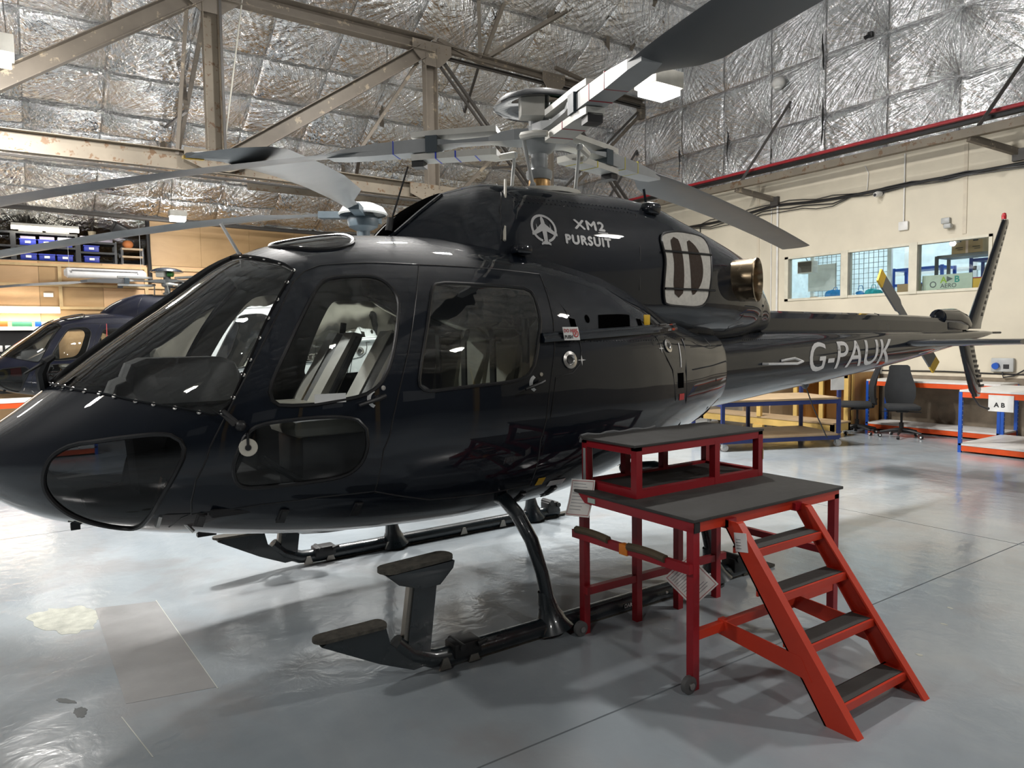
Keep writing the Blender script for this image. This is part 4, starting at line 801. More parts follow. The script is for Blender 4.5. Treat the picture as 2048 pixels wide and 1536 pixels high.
        arc = lambda t0, t1, n=30: [[(.093 * math.cos(a), .093 * math.sin(a)), (.093 * math.cos(b), .093 * math.sin(b)), (.077 * math.cos(b), .077 * math.sin(b)), (.077 * math.cos(a), .077 * math.sin(a))] for a, b in zip(np.linspace(t0, t1, n)[:-1], np.linspace(t0, t1, n)[1:])]
        jet = [[(0, .088), (.012, .06), (.016, .02), (.016, -.03), (.011, -.105), (-.011, -.105), (-.016, -.03), (-.016, .02), (-.012, .06)], [(.014, .03), (.075, -.022), (.092, -.03), (.092, -.048), (.072, -.045), (.014, -.018)], [(-.014, .03), (-.014, -.018), (-.072, -.045), (-.092, -.048), (-.092, -.03), (-.075, -.022)], [(.0, -.075), (.035, -.098), (.035, -.11), (0, -.10), (-.035, -.11), (-.035, -.098)], [(.045, -.005), (.05, .03), (.054, -.008)], [(-.045, -.005), (-.054, -.008), (-.05, .03)]]
        wrap_mesh(poly_mesh(arc(-.42 * PI, 1.42 * PI)), COWL, lambda a, b: (-.358 + a, 2.379 + b), 'emblem_ring', letter, H, .003, .03); wrap_mesh(poly_mesh(jet), COWL, lambda a, b: (-.358 + a, 2.379 + b), 'emblem_aircraft', letter, H, .0034, .03)
        wrap_mesh(text_mesh('DANGER', .035, 0, .001), BOOM, lambda a, b: (5.42 + a, 1.578 + b), 'danger_lettering', letter, H, .003, .03)
        r_ = lambda B, x0, x1, zf, n: np.array([[float(B.u_of(x)), float(B.th_of(x, zf(x))) * TH] for x in np.linspace(x0, x1, n)])
        dots(H, navy, COWL, r_(COWL, -.5, .45, lambda x: 2.585, 30)); dots(H, navy, COWL, r_(COWL, -.5, .45, lambda x: 2.555, 30)); dots(H, navy, BOOM, r_(BOOM, 1.9, 4.4, lambda x: 1.69, 90), .005); dots(H, navy, BOOM, r_(BOOM, 1.9, 3.6, lambda x: 1.64, 60), .005); dots(H, navy, FUS, r_(FUS, -.45, 1.2, lambda x: 1.655 + .02 * (x > .5), 60), .005)
        dots(H, navy, FUS, np.array([[float(FUS.u_of(-.615 - .11 * t)), float(FUS.th_of(-.615 - .11 * t, 1.60 - .75 * t)) * TH] for t in np.linspace(0, 1, 40)]), .006); dots(H, navy, FUS, r_(FUS, .85, 1.4, lambda x: 1.60, 26), .005)
        for x, z in ((-2.478, .845), (-2.123, .83), (-1.767, .825), (-.70, .72), (-.45, .72)):
            c, n = on(x, z + .035, .006); d, _ = on(x - .003, z - .04, .006); MB().bar(tuple(c), tuple(d), .042, .008, tuple(n)).bar(tuple(c + n * .008), tuple(d.lerp(c, .3) + n * .008), .022, .01, tuple(n)).build('sill_latch', black_p, H)
        # boom step, aerials, rods
        c = from_uv(BOOM, np.array([[float(BOOM.u_of(2.075)), float(BOOM.th_of(2.075, 1.432)) * TH]]), 0)[0][0]; d = from_uv(BOOM, np.array([[float(BOOM.u_of(2.36)), float(BOOM.th_of(2.36, 1.45)) * TH]]), 0)[0][0]
        MB().tube([c, c + np.array((0.02, -.04, 0)), (2.45, -.47, 1.425), (2.56, -.45, 1.44), (2.5, -.41, 1.47), d], .011, 8).build('boom_step', letter, H)
    # tail: fins, stabiliser, rotor
    def wing(name, secs, m_, n=10):
        """loft of thin symmetric sections: (leading point, chord vector, thickness vector)"""
        V = []; k = [(0, 0), (.06, .5), (.25, .95), (.5, .85), (.8, .4), (1, .06)]; pr = k + [(a, -b) for a, b in k[::-1][:-1]]; q = len(pr)
        for p, c, t in secs: p, c, t = Vector(p), Vector(c), Vector(t); V += [p + c * a + t * b for a, b in pr]
        F = [(i * q + j, i * q + (j + 1) % q, (i + 1) * q + (j + 1) % q, (i + 1) * q + j) for i in range(len(secs) - 1) for j in range(q)] + [tuple(range(q - 1, -1, -1)), tuple((len(secs) - 1) * q + j for j in range(q))]
        return MB().add(V, F, True).build(name, m_, H)
    fin = wing('vertical_fin', [((6.55, 0, 1.72), (.58, 0, 0), (0, .045, 0)), ((6.75, 0, 1.80), (.40, 0, 0), (0, .045, 0)), ((7.22, 0, 2.5), (.31, 0, 0), (0, .036, 0)), ((7.66, 0, 3.14), (.22, 0, 0), (0, .028, 0)), ((7.70, 0, 3.18), (.17, 0, 0), (0, .02, 0))], navy)
    for k in range(16): t = .08 + .87 * k / 15; x = 6.75 + .90 * t + (.40 - .18 * t) * .72; z = 1.80 + 1.34 * t; MB().box(x - .05, x + .018, -.031 + .012 * t, -.020 + .008 * t, z - .024, z + .024, .003).build('vortex_strip', black_p, fin)
    MB().lathe([(.028, 0), (.030, .05), (.022, .085), (0, .095)], (7.73, 0, 3.17), (0, 0, 1), 14).build('beacon', mat('red_beacon_lens', (.42, .01, .015), .15), fin); MB().lathe([(.034, -.01), (.034, .004)], (7.73, 0, 3.17), (0, 0, 1), 14).build('beacon_base', steel, fin)
    vf = wing('ventral_fin', [((6.50, 0, 1.60), (.42, 0, 0), (0, .04, 0)), ((6.66, 0, 1.30), (.38, 0, 0), (0, .036, 0)), ((6.86, 0, .93), (.33, 0, 0), (0, .03, 0)), ((6.98, 0, .84), (.18, 0, 0), (0, .02, 0))], navy)
    for k in range(9): t = k / 8; x = 6.55 + .36 * t + .26; z = 1.5 - .52 * t; MB().box(x - .06, x + .05, -.031 + .008 * t, -.020 + .006 * t, z - .018, z + .018, .003).build('vortex_strip', black_p, vf)
    MB().tube([(6.95, 0, .86), (7.15, 0, .72), (7.38, 0, .66), (7.42, 0, .66)], [.012, .012, .012, .02], 8).build('tail_skid', black_p, H)
    for s in (1, -1): wing('tail_stabiliser', [((4.83, -.16 * s, 1.565), (.52, 0, 0), (0, 0, .042)), ((4.86, -.7 * s, 1.572), (.50, 0, 0), (0, 0, .038)), ((4.90, -1.26 * s, 1.58), (.46, 0, 0), (0, 0, .032))], navy)
    MB().tube([(7.42, 0, 1.668), (7.72, 0, 1.668)], .014, 8).build('tail_stinger', black_p, H)
    gb = MB().tube([(5.98, .0, 1.86), (6.35, 0, 1.86), (6.55, 0, 1.82), (6.72, 0, 1.77)], [.10, .115, .11, .07], 16).box(6.05, 6.6, -.09, .09, 1.70, 1.83, .03).build('tail_gearbox_fairing', navy, H); MB().lathe([(.05, 0), (.06, .01), (.055, .03)], (5.97, -.03, 1.89), (-1, 0, .15), 14).build('gearbox_intake', black_p, gb)
    MB().cyl((6.1, .0, 1.80), (6.1, .40, 1.80), .05).cyl((6.1, .34, 1.80), (6.1, .46, 1.80), .085).build('tail_rotor_hub', hub_grey, H)
    for sg in (1, -1):
        dx, dz = -.78 * sg, .626 * sg; secs = []
        q = Vector((dx, 0, dz)); ch = Vector((.80 * .5, .12, .6 * .5)).normalized() if False else Vector((dz, .10, -dx)).normalized()
        V = []; 
        def bl(r0, r1, w0, w1, nm, m_, par):
            mb = MB(); c0 = Vector((6.1, .40, 1.80)) + q * r0; c1 = Vector((6.1, .40, 1.80)) + q * r1; nrm = q.cross(ch).normalized() * .012
            mb.prism([c0 - ch * w0 / 2 - nrm, c0 + ch * w0 / 2 - nrm, c1 + ch * w1 / 2 - nrm, c1 - ch * w1 / 2 - nrm], (0, 0, 0), nrm * 2); return mb.build(nm, m_, par)
        tb = bl(.08, .30, .10, .12, 'tail_rotor_blade', blade_m, H); bl(.30, .36, .12, .185, 'blade_root', blade_m, tb); bl(.36, .80, .185, .185, 'blade_panel', blade_m, tb); bl(.80, .93, .185, .185, 'yellow_tip', yellow, tb)
    # undercarriage
    for s in (1, -1):
        y = -1.05 * s
        sk = MB().tube([(-1.70, y, .20), (-1.62, y, .12), (-1.5, y, .065), (-1.40, y, .055), (-1.30, y, .055), (.95, y, .055)], [.042, .045, .048, .05, .05, .05], 12).build('skid_tube', skid_m, H)
        MB().prism([(-2.08, y - .035, .285), (-2.04, y - .035, .30), (-1.76, y - .035, .295), (-1.74, y - .035, .21), (-1.55, y - .035, .055), (-1.62, y - .035, .05), (-1.80, y - .035, .13)], (0, 0, 0), (0, .07, 0)).build('toe_fairing', skid_m, sk)
        MB().prism([(-2.06 + .05 * math.cos(q), y + .05 * math.sin(q), .302) for q in np.linspace(.5 * PI, 1.5 * PI, 8)] + [(-1.78 + .03 * math.cos(q), y + .055 * math.sin(q), .302) for q in np.linspace(-.5 * PI, .5 * PI, 8)], (0, 0, 0), (0, 0, .016)).build('step_pad', grit, sk)
        lg = MB().prism([(-1.655, y - .03, .10), (-1.53, y - .03, .07), (-1.475, y - .03, .49), (-1.60, y - .03, .49)], (0, 0, 0), (0, .06, 0)).build('step_leg', skid_m, sk)
        MB().prism([(-1.675, y - .02, .13), (-1.655, y - .02, .10), (-1.60, y - .02, .47), (-1.625, y - .02, .47)], (0, 0, 0), (0, .04, 0)).build('step_leg_strap', clip_steel, sk)
        MB().prism([(-1.76, y - .06, .555), (-1.70, y - .06, .50), (-1.58, y - .05, .455), (-1.47, y - .05, .455), (-1.40, y - .06, .53), (-1.39, y - .06, .565)], (0, 0, 0), (0, .12, 0)).build('step_bracket', skid_m, sk)
        MB().prism([(-1.72 + .06 * math.cos(q), y + .065 * math.sin(q), .560) for q in np.linspace(.5 * PI, 1.5 * PI, 8)] + [(-1.43 + .05 * math.cos(q), y + .065 * math.sin(q), .572) for q in np.linspace(-.5 * PI, .5 * PI, 8)], (0, 0, 0), (0, 0, .018)).build('step_pad', grit, sk)
        MB().box(-1.28, .98, y - .022, y + .022, .0, .012).box(.93, 1.28, y - .035, y + .035, .004, .022).build('skid_wear_plate', grit, sk)
        for x in (-1.45, -1.28, -.80, -.1, .3): MB().prism([(x - .035, y - .053, .012), (x + .035, y - .053, .012), (x + .014, y - .056, .07), (x - .014, y - .056, .07)], (0, 0, 0), (0, .012, 0)).build('skid_clip', clip_steel, sk)
        MB().box(-1.40, -1.24, y - .065, y + .05, .05, .125, .01).cyl((-1.36, y - .08, .11), (-1.36, y + .06, .11), .018).cyl((-1.27, y - .07, .105), (-1.22, y - .07, .115), .014).build('handling_bracket', black_p, sk)
        MB().box(.80, .93, y - .06, y + .06, .05, .15, .012).cyl((.84, y - .07, .15), (.84, y + .07, .15), .025).cyl((.92, y - .07, .12), (.92, y + .07, .12), .022).build('handling_bracket', black_p, sk)
        flat_text('DART', .032, 'gear_lettering', letter, sk, (-.22, y - .0525 if s == 1 else y + .0525, .045), (s, 0, 0), (0, 0, 1), .0008)
        for x in (-.3, -.2, .05, .15): MB().lathe([(.010, 0), (.006, .006), (0, .007)], (x + .45, y - .048 * s, .062), (0, -s, .2), 8).build('skid_bolt', steel, sk)
        for x0, xb in ((-.73, -.86), (.66, .53)):
            leg = MB().tube([(xb, -.30 * s, .70), (xb, -.62 * s, .755), (xb, -.78 * s, .74), (xb + .01, -.89 * s, .675), (xb + .04, -.985 * s, .54), (xb + .08, -1.025 * s, .36), (xb + .115, -1.045 * s, .16), (x0, y, .06)], [.042, .042, .042, .041, .040, .038, .038, .045], 12).build('cross_tube_leg', skid_m, H)
            MB().lathe([(.12, -.02), (.085, .03), (.06, .09), (.045, .17), (.040, .20)], (x0, y, .055), (-.18 if x0 < 0 else -.18, .12 * s, 1), 16).build('leg_saddle', skid_m, leg)
        MB().box(-1.06, -.92, min(-.5 * s, -.62 * s), max(-.5 * s, -.62 * s), .66, .80, .015).build('gear_clamp', black_p, H)
    MB().sphere((-1.55, .12, .535), .2, 12, (1.6, .8, .25)).build('belly_fairing', navy, H)
    MB().box(-2.99, -2.95, -.22, -.16, .79, .83).build('belly_drain', black_p, H); MB().box(-2.45, -2.36, -.34, -.3, .69, .71).build('belly_drain', black_p, H)
    MB().tube([(3.2, -.05, 1.20), (3.35, -.05, .95), (3.6, -.05, .62)], .006, 5).build('whip_aerial', black_p, H); MB().lathe([(.05, 0), (.03, .04), (.01, .06)], (3.2, -.05, 1.20), (.3, 0, -1), 10).build('aerial_base', black_p, H)
    rotor(H, full)
    if full:
        # roof aerials, strake, tell-tale stick, pitot, wiper
        MB().tube([(-1.24, -.12, 2.39), (-1.12, -.14, 2.75)], .006, 5).cyl((-1.25, -.12, 2.35), (-1.235, -.12, 2.43), .022).build('whip_aerial', black_p, H)
        sl_ = patch(COWL, dedupe(smooth_poly(top_y(COWL, [(-1.30, -.03), (-1.28, -.10), (-1.18, -.15), (-1.0, -.16), (-.88, -.13), (-.86, -.06), (-.9, -.015), (-1.1, -.015)]), .03)), 'intake_slot_shade', hollow_shade, H, .004, 1, .04); patch(COWL, dedupe(smooth_poly(top_y(COWL, [(-1.30, -.03), (-1.28, -.10), (-1.18, -.15), (-1.0, -.16), (-.88, -.13), (-.86, -.06), (-.9, -.015), (-1.1, -.015)]), .03)), 'intake_slot_shade', hollow_shade, H, .004, -1, .04)
        seam(COWL, smooth_poly(top_y(COWL, [(-1.30, -.03), (-1.28, -.10), (-1.18, -.15), (-1.0, -.16), (-.88, -.13)]), .03, False), .012, 'slot_lip', navy, sl_, 1, .004, False)
        MB().tube([(-.50, -.30, 2.71), (-.655, -.51, 2.285)], .010, 6).build('masking_strip', cream, H)
        MB().bar((-2.13, -.12, 2.14), (-2.23, -.12, 2.32), .025, .012).build('blade_aerial', white_v, H)
        MB().tube([(-3.06, -.02, 1.47), (-3.07, -.06, 1.55), (-3.05, -.08, 1.60), (-3.02, -.06, 1.62)], [.028, .026, .022, .016], 8).tube([(-3.05, -.08, 1.60), (-3.14, -.16, 1.545)], [.010, .006], 6).build('wiper_arm', black_p, H)
        MB().prism([(-2.45, -.795, 1.38), (-2.41, -.81, 1.345), (-2.37, -.80, 1.30), (-2.33, -.81, 1.30)], (0, 0, 0), (0, -.02, 0)).tube([(-2.40, -.77, 1.37), (-2.34, -.82, 1.305)], .012, 8).sphere((-2.335, -.825, 1.30), .026, 10).build('temperature_probe', black_p, H)
        MB().box(.60, .74, -.50, -.40, 2.56, 2.65, .03).tube([(.62, -.45, 2.65), (.60, -.45, 2.74)], .010, 6).build('cowling_scoop', navy, H)
        MB().box(-.62, -.50, -.60, -.50, 2.20, 2.26, .02).build('cowling_step', navy, H)
    return H
def rotor(H, full=True, z0=3.12, az=(14, 134, 254), name='rotor_head', blades=None, length=5.345, droop=1.0):
    hd = MB().lathe([(.06, -.44), (.06, -.12), (.10, -.10), (.12, -.06), (.12, -.02)], (0, 0, z0), n=20).build(name, hub_grey, H)
    MB().lathe([(.075, -.40), (.080, -.39), (.080, -.31), (.075, -.30)], (0, 0, z0), n=24).build('mast_bearing_band', brass, hd); MB().lathe([(.08, -.30), (.095, -.28), (.095, -.24), (.065, -.22)], (0, 0, z0), n=20).build('mast_collar', hub_grey, hd)
    MB().lathe([(.0, -.40), (.30, -.40), (.30, -.43), (.24, -.46), (.14, -.48)], (0, 0, z0), n=28).build('swash_plate', hub_cream, hd); MB().lathe([(.11, -.40), (.12, -.385), (.20, -.38), (.21, -.40)], (0, 0, z0), n=28).build('swash_ring', alu, hd)
    MB().lathe([(.0, .315), (.06, .31), (.2, .288), (.30, .248), (.33, .205), (.315, .20), (.2, .225), (0, .235)], (0, 0, z0), n=36).build('vibration_damper_dome', navy, hd)
    MB().box(-.085, .085, -.07, .07, .09, .235, .012).build('damper_weight', hub_cream, hd, (-.135, -.10, z0), (0, 0, -.5)); MB().cyl((.0, -.13, .16), (.09, -.19, .15), .055).build('damper_spring', mat('green_damper', (.04, .16, .04), .4), hd, (0, 0, z0)); MB().cyl((0, 0, -.02), (0, 0, .235), .075).build('damper_column', hub_grey, hd, (0, 0, z0))
    for i, a in enumerate(az):
        t = math.radians(a); ex = Vector((math.cos(t), math.sin(t), 0)); ey = Vector((math.sin(t), -math.cos(t), 0))    # ey points to the leading edge
        def Q(r, c, z): return ex * r + ey * c + Vector((0, 0, z0 + z))
        def slab(mb, st):
            """st: (r, half width, z low, z high, centre shift)"""
            V = []
            for r, w, a_, b_, c in st: V += [Q(r, c - w, a_), Q(r, c + w, a_), Q(r, c + w, b_), Q(r, c - w, b_)]
            F = [(k * 4 + j, k * 4 + (j + 1) % 4, (k + 1) * 4 + (j + 1) % 4, (k + 1) * 4 + j) for k in range(len(st) - 1) for j in range(4)] + [(3, 2, 1, 0), tuple((len(st) - 1) * 4 + j for j in range(4))]
            return mb.add(V, F)
        arm = slab(MB(), [(0, .10, -.03, .045, 0), (.16, .11, -.03, .045, 0), (.26, .085, -.025, .04, 0), (.36, .055, -.012, .02, 0), (.62, .06, -.01, .012, 0), (.72, .085, -.02, .02, 0), (.78, .085, -.02, .02, 0)]).build('star_arm', hub_grey, hd)
        for zl, zh in ((.05, .09), (-.115, -.07)):
            sl = slab(MB(), [(.30, .07, zl, zh, 0), (.34, .085, zl, zh, 0), (.80, .075, zl, zh, 0), (.95, .06, zl, zh, 0)]).build('blade_sleeve', hub_cream if full else alu, H)
            if full and zl < 0:
                for r in ((.45, .6, .75) if i == 1 else (.42, .62)): slab(MB(), [(r, .081, zl - .002, zh + .002, 0), (r + .010, .081, zl - .002, zh + .002, 0)]).build('cable_tie', (yelt, bluet, redt)[i], sl)
        slab(MB(), [(.74, .09, -.07, .05, 0), (.83, .09, -.07, .05, 0)]).build('sleeve_block', hub_dark, hd)
        slab(MB(), [(.86, .05, -.16, -.105, .0), (.95, .05, -.16, -.105, .0)]).build('tab_weights', black_p, hd)
        p0, p1, p2 = Q(.42, .10, -.09), Q(.36, .17, -.08), Q(.22, .20, -.06)
        MB().tube([tuple(p) for p in (p0, p1, p2)], [.022, .026, .03], 8).build('pitch_horn', hub_cream, hd)
        b = Q(.24, .14, 0); b.z = z0 - .39; MB().cyl(tuple(p2), tuple(b), .013).sphere(tuple(p2), .028, 8).sphere(tuple(b), .024, 8).build('pitch_link', alu, hd)
        if blades is not None and i not in blades: continue
        # blade: root cuff flares into a constant chord; droops with radius, twists 12 degrees along the span
        rt = slab(MB(), [(.82, .07, -.06, .035, 0), (.9, .075, -.062, .035, 0), (1.25, .075, -.066, .022, 0), (1.5, .078, -.062, -.005, 0), (1.62, .06, -.055, -.022, 0)]).build('blade_root', blade_edge if full else blade_m, H)
        L = length; st = [1.2, 1.35, 1.5, 1.6, 1.7, 1.85, 2.1, 2.7, 3.3, 3.9, 4.5, 5.0, L - .12, L]; pr = [(0, 0), (.03, .35), (.12, .8), (.3, 1), (.6, .65), (.9, .18), (1, .05)]; pr = pr + [(c, -.55 * h) for c, h in pr[::-1][1:-1]]
        V = []; q = len(pr)
        for r in st:
            k = min(max((r - 1.3) / .55, 0), 1); k = k * k * (3 - 2 * k); ch = .15 + .20 * k; th = .026 - .004 * k; tw = math.radians(13 - 9 * max(0, (r - 1)) / 4.3) * (.35 + .65 * k); dz = (-.012 * r - .0125 * max(r - 1, 0) ** 2) * droop
            le = .075 + .01 * k
            for c, h in pr:
                cc = le - c * ch; V.append(Q(r, cc * math.cos(tw) - h * th * math.sin(tw) * 0, dz + cc * math.sin(tw) + h * th - .01))
        F = [(k * q + j, k * q + (j + 1) % q, (k + 1) * q + (j + 1) % q, (k + 1) * q + j) for k in range(len(st) - 1) for j in range(q)] + [tuple(range(q - 1, -1, -1)), tuple((len(st) - 1) * q + j for j in range(q))]
        bl = MB().add(V, F, True).build('rotor_blade', blade_m, H)
        if full:
            for r, m_ in ((1.02, (yelt, bluet, redt)[i]), (1.22, (yelt, bluet, redt)[i])) if i != 1 else ((1.08, bluet),): slab(MB(), [(r, .0765, -.0665, .032, 0), (r + .008, .0765, -.0665, .032, 0)]).build('tape_band', m_, rt)
    return hd
HELI = helicopter('helicopter', 'large dark navy helicopter with white lettering G-PAUK in the middle of the hangar')
# ------------------------------------------------------------------ the two helicopters behind
def background_helicopters():
    proto = helicopter('helicopter', 'dark blue helicopter by the plywood wall', False)
    tag(proto, 'smaller blue-black helicopter parked far back along the plywood wall')
    proto.location = (-.52, 12.75, 0)
    for o in list(proto.children):
        if o.type == 'MESH': pass
    w = copy_tree(proto, None, {navy: whitep}); w.location = (.85, 5.25, 0)
    for o in [proto] + list(proto.children_recursive):
        for sl in getattr(o, 'material_slots', []):
            if sl.material == navy: sl.link = 'OBJECT'; sl.material = navy2
    tag(w, 'white helicopter seen through the cabin windows of the large navy one')
    # the white one has a taller four-bladed head of its own
    dead = []
    for o in w.children:
        if o.name.startswith(('rotor_blade', 'rotor_head', 'blade_root', 'blade_sleeve')): dead += [o] + list(o.children_recursive)
    for o in dead: bpy.data.objects.remove(o)
    dead = []
    for o in proto.children:
        if o.name.startswith(('rotor_blade', 'rotor_head', 'blade_root', 'blade_sleeve')): dead += [o] + list(o.children_recursive)
    for o in dead: bpy.data.objects.remove(o)
    rotor(proto, False, 3.0, (182, 302, 62), 'rotor_head', None, 5.345, 2.2)
    hd = MB().lathe([(.09, 2.6), (.09, 3.2), (.20, 3.26), (.22, 3.34), (.20, 3.40), (.10, 3.42)], n=24).build('rotor_head', hub_dark, w); MB().lathe([(.32, 3.42), (.34, 3.44), (.28, 3.53), (.15, 3.585), (0, 3.60)], n=28).build('hub_cap', alu, hd)
    for az_ in (-123.8, 141, 48): t = math.radians(az_); MB().bar((0, 0, 3.42), (.62 * math.cos(t), .62 * math.sin(t), 3.44), .14, .09).build('hub_arm', hub_dark, hd)
    def blade(az, L, tipz, swept, pitch=.30):
        t = math.radians(az); ex = Vector((math.cos(t), math.sin(t), 0)); ey = Vector((math.sin(t), -math.cos(t), 0)); pr = [(0, 0), (.04, .4), (.25, 1), (.6, .7), (1, .06), (.6, -.4), (.25, -.6), (.04, -.3)]
        st = [(.5, .16, 0), (.9, .17, 0), (1.4, .36, 0), (2.5, .40, 0), (3.5, .40, 0), (L - .75, .40, 0), (L - .7, .40, 0)] + ([(L - .5, .36, .04), (L - .36, .26, .12), (L - .25, .10, .22)] if swept else [(L, .40, 0)]); V = []
        for r, c, sh in st:
            dz = (tipz) * (r / L) ** 1.7 + (.0 if not swept else .06 * max(0, r - (L - .7)))
            for a, h in pr:
                cc = .1 - a * c + sh * 1.0; V.append(ex * r + ey * cc + Vector((0, 0, 3.46 + dz + h * .022 - (cc - sh * 1.0) * pitch)))
        q = len(pr); F = [(k * q + j, k * q + (j + 1) % q, (k + 1) * q + (j + 1) % q, (k + 1) * q + j) for k in range(len(st) - 1) for j in range(q)] + [tuple(range(q - 1, -1, -1)), tuple((len(st) - 1) * q + j for j in range(q))]
        b = MB().add(V, F, True).build('rotor_blade', MATS.get('mid_grey_blade') or mat('mid_grey_blade', (.24, .25, .255), .35), w)
        if swept: e = V[-8]; d = V[-16]; MB().bar(V[-8], V[-16], .03, .02).build('yellow_tip', yellow, b)
        return b
    blade(-123.8, 5.15, -.50, True); blade(141, 5.9, -.55, False, .02)
background_helicopters()
# ------------------------------------------------------------------ red access stand
def tube_frame(mb, a, b, w=.04): return mb.bar(a, b, w, w)
def access_stand():
    st = thing('work_platform', 'old crimson steel work platform with black deck standing over the near skid', 'platform', (0, 0, 0))
    x0, x1, y0, y1, zt = -.60, .60, -1.97, -1.12, .815
    def member(name, a, b, w=.042, h=None, m=red_old): return MB().bar(a, b, w, h).build(name, m, st)
    legs = [(x0 + .02, y0 + .02), (x1 - .02, y0 + .02), (x0 + .03, y1 - .03), (-.21, y1 - .08), (.13, y1 - .09), (.47, y1 - .10)]
    for x, y in legs: member('leg', (x, y, .0), (x, y, zt - .03))
    for a, b in (((x0, y0 + .02), (x1, y0 + .02)), ((x0, y1 - .02), (x1, y1 - .02)), ((x0 + .02, y0), (x0 + .02, y1)), ((x1 - .02, y0), (x1 - .02, y1))): member('top_rail', (*a, zt - .03), (*b, zt - .03), .042, .05, red_new if a[1] == b[1] == y0 + .02 else red_old)
    MB().box(x0 - .012, x1 + .02, y0 - .015, y1 + .01, zt - .004, zt + .012, .003).build('deck', mat_black, st)
    member('lower_rail', (x0, y0 + .02, .26), (x1, y0 + .02, .26), .035, .042, red_new); member('lower_rail', (x0, y1 - .07, .26), (.55, y1 - .10, .26), .035, .042); member('lower_rail', (x1 - .02, y0, .45), (x1 - .02, y1, .45), .03, .04)
    hb = member('handle_bar', (x0 - .015, y1 + .01, .578), (x0 - .015, y0 + .0, .590), .028, .045)
    grip = mat('brown_wrapped_tape', (.10, .075, .045), .8, var=.35, scale=12)
    for a, b in ((.03, .34), (.52, .82)):
        ys = [y1 + (y0 - y1) * (a + (b - a) * k / 6) for k in range(7)]; MB().tube([(x0 - .025, y, .605 + .008 * math.sin(PI * k / 6)) for k, y in enumerate(ys)], .021, 8).build('hand_grip', grip, hb)
    MB().box(x0 - .035, x0 + .004, y1 - .44, y1 - .38, .555, .61, .003).build('orange_tape', mat('orange_tape', (.75, .22, .02), .5), hb)
    for x, y in ((x0 - .02, y1 - .02), (x0 - .03, y0 + .03)): w = MB().lathe([(.0, -.016), (.024, -.016), (.042, -.012), (.042, .012), (.024, .016), (.0, .016)], (x, y - .03, .042), (0, 1, 0), 18).build('castor_wheel', mat('grey_rubber_wheel', (.10, .10, .10), .6), st); MB().cyl((x, y - .055, .042), (x, y - .005, .042), .016).build('wheel_bolt', steel, w)
    for x, y in ((x0 + .02, y0 - .003), (x1 + .004, y0 + .02)): MB().box(x - .018, x + .018, y - .004, y + .004, zt - .055, zt - .008).build('end_cap', black_p, st)
    MB().box(x0 - .005, x0 + .001, y1 - .16, y1 - .10, zt - .045, zt - .018).build('asset_sticker', mat('green_white_sticker', (.5, .62, .55), .5), st)
    # the raised step frame standing on the back of the deck
    bx = thing('low_stand', 'low crimson frame with black top standing on the red platform deck', 'step', (0, 0, 0))
    X0, X1, Y0, Y1, z0, z1 = -.52, .535, -1.515, -1.075, zt + .013, 1.10
    def bm_(name, a, b, w=.04, h=None, m=red_old): return MB().bar(a, b, w, h).build(name, m, bx)
    for i, (x, y) in enumerate(((X0 + .02, Y0 + .02), (X0 + .02, Y1 - .02), (X1 - .02, Y0 + .02), (X1 - .02, Y1 - .02), (.12, Y0 + .02), (.12, Y1 - .02), (-.2, Y1 - .02))):
        bm_('post', (x, y, z0), (x, y, z1 - .02), .042, None, red_old)
    MB().box(X0 + .016, X0 + .046, Y1 - .04, Y1 - .038, z0 + .03, z1 - .05).box(X0 - .0035, X0 - .001, Y1 - .032, Y1 - .012, z0 + .03, z1 - .05).build('grey_primer_patch', alu, bx)
    MB().bar((X1 - .001, Y0 + .02, z0 + .10), (X1 - .001, Y0 + .02, z0 + .16), .05, .006, (1, 0, 0)).build('tan_tape', mat('tan_masking_tape', (.5, .36, .18), .6), bx)
    for z in (z0 + .02, z1 - .02):
        for a, b in (((X0, Y0 + .02), (X1, Y0 + .02)), ((X0, Y1 - .02), (X1, Y1 - .02)), ((X0 + .02, Y0), (X0 + .02, Y1)), ((X1 - .02, Y0), (X1 - .02, Y1))): bm_('rail', (*a, z), (*b, z), .04, .042)
    MB().box(X0 - .02, X1 + .006, Y0 - .006, Y1 + .01, z1, z1 + .014, .003).build('top_sheet', mat_black, bx); MB().box(X0 + .04, X1 - .04, Y0 + .04, Y1 + .02, z0 + .018, z0 + .026).build('inner_sheet', mat_black, bx)
    MB().tube([(X0 + .0 + .05 * k, Y1 + .012 + .004 * math.sin(k * 2.1), z1 + .016 + .006 * math.sin(k * 1.7)) for k in range(13)], .009, 6).build('curled_sheet_edge', mat('grey_sheet_edge', (.16, .165, .17), .7), bx)
    MB().tube([(X0 - .022, Y1 - .02 + .002 * k, z1 + .004 - .004 * k * k * .3) for k in range(5)], .008, 6).build('curled_sheet_edge', MATS['grey_sheet_edge'], bx)
    # step ladder leaning on the front of the platform
    ld = thing('step_ladder', 'orange-red steel step ladder of four treads hooked on the red platform', 'ladder', (0, 0, 0)); LX0, LX1 = -.375, .225
    top, bot = (-1.985, .79), (-2.60, 0.0); d = Vector((0, bot[0] - top[0], bot[1] - top[1])).normalized(); nrm = Vector((0, -d.z, d.y))
    for x in (LX0, LX1):
        s = 1 if x == LX0 else -1
        mb = MB(); w = .105
        P = [(x, -1.945, .79), (x, -2.035, .79), (x, -2.635, 0), (x, -2.50, 0)]; mb.prism(P, (0, 0, 0), (.008 * s, 0, 0))
        mb.prism([(x, -2.035, .79), (x, -2.047, .785), (x, -2.65, 0), (x, -2.635, 0)], (0, 0, 0), (.045 * s, 0, 0)); mb.prism([(x, -1.945, .79), (x, -1.955, .79), (x, -2.51, 0), (x, -2.50, 0)], (0, 0, 0), (.03 * s, 0, 0)); mb.build('stringer', red_new, ld)
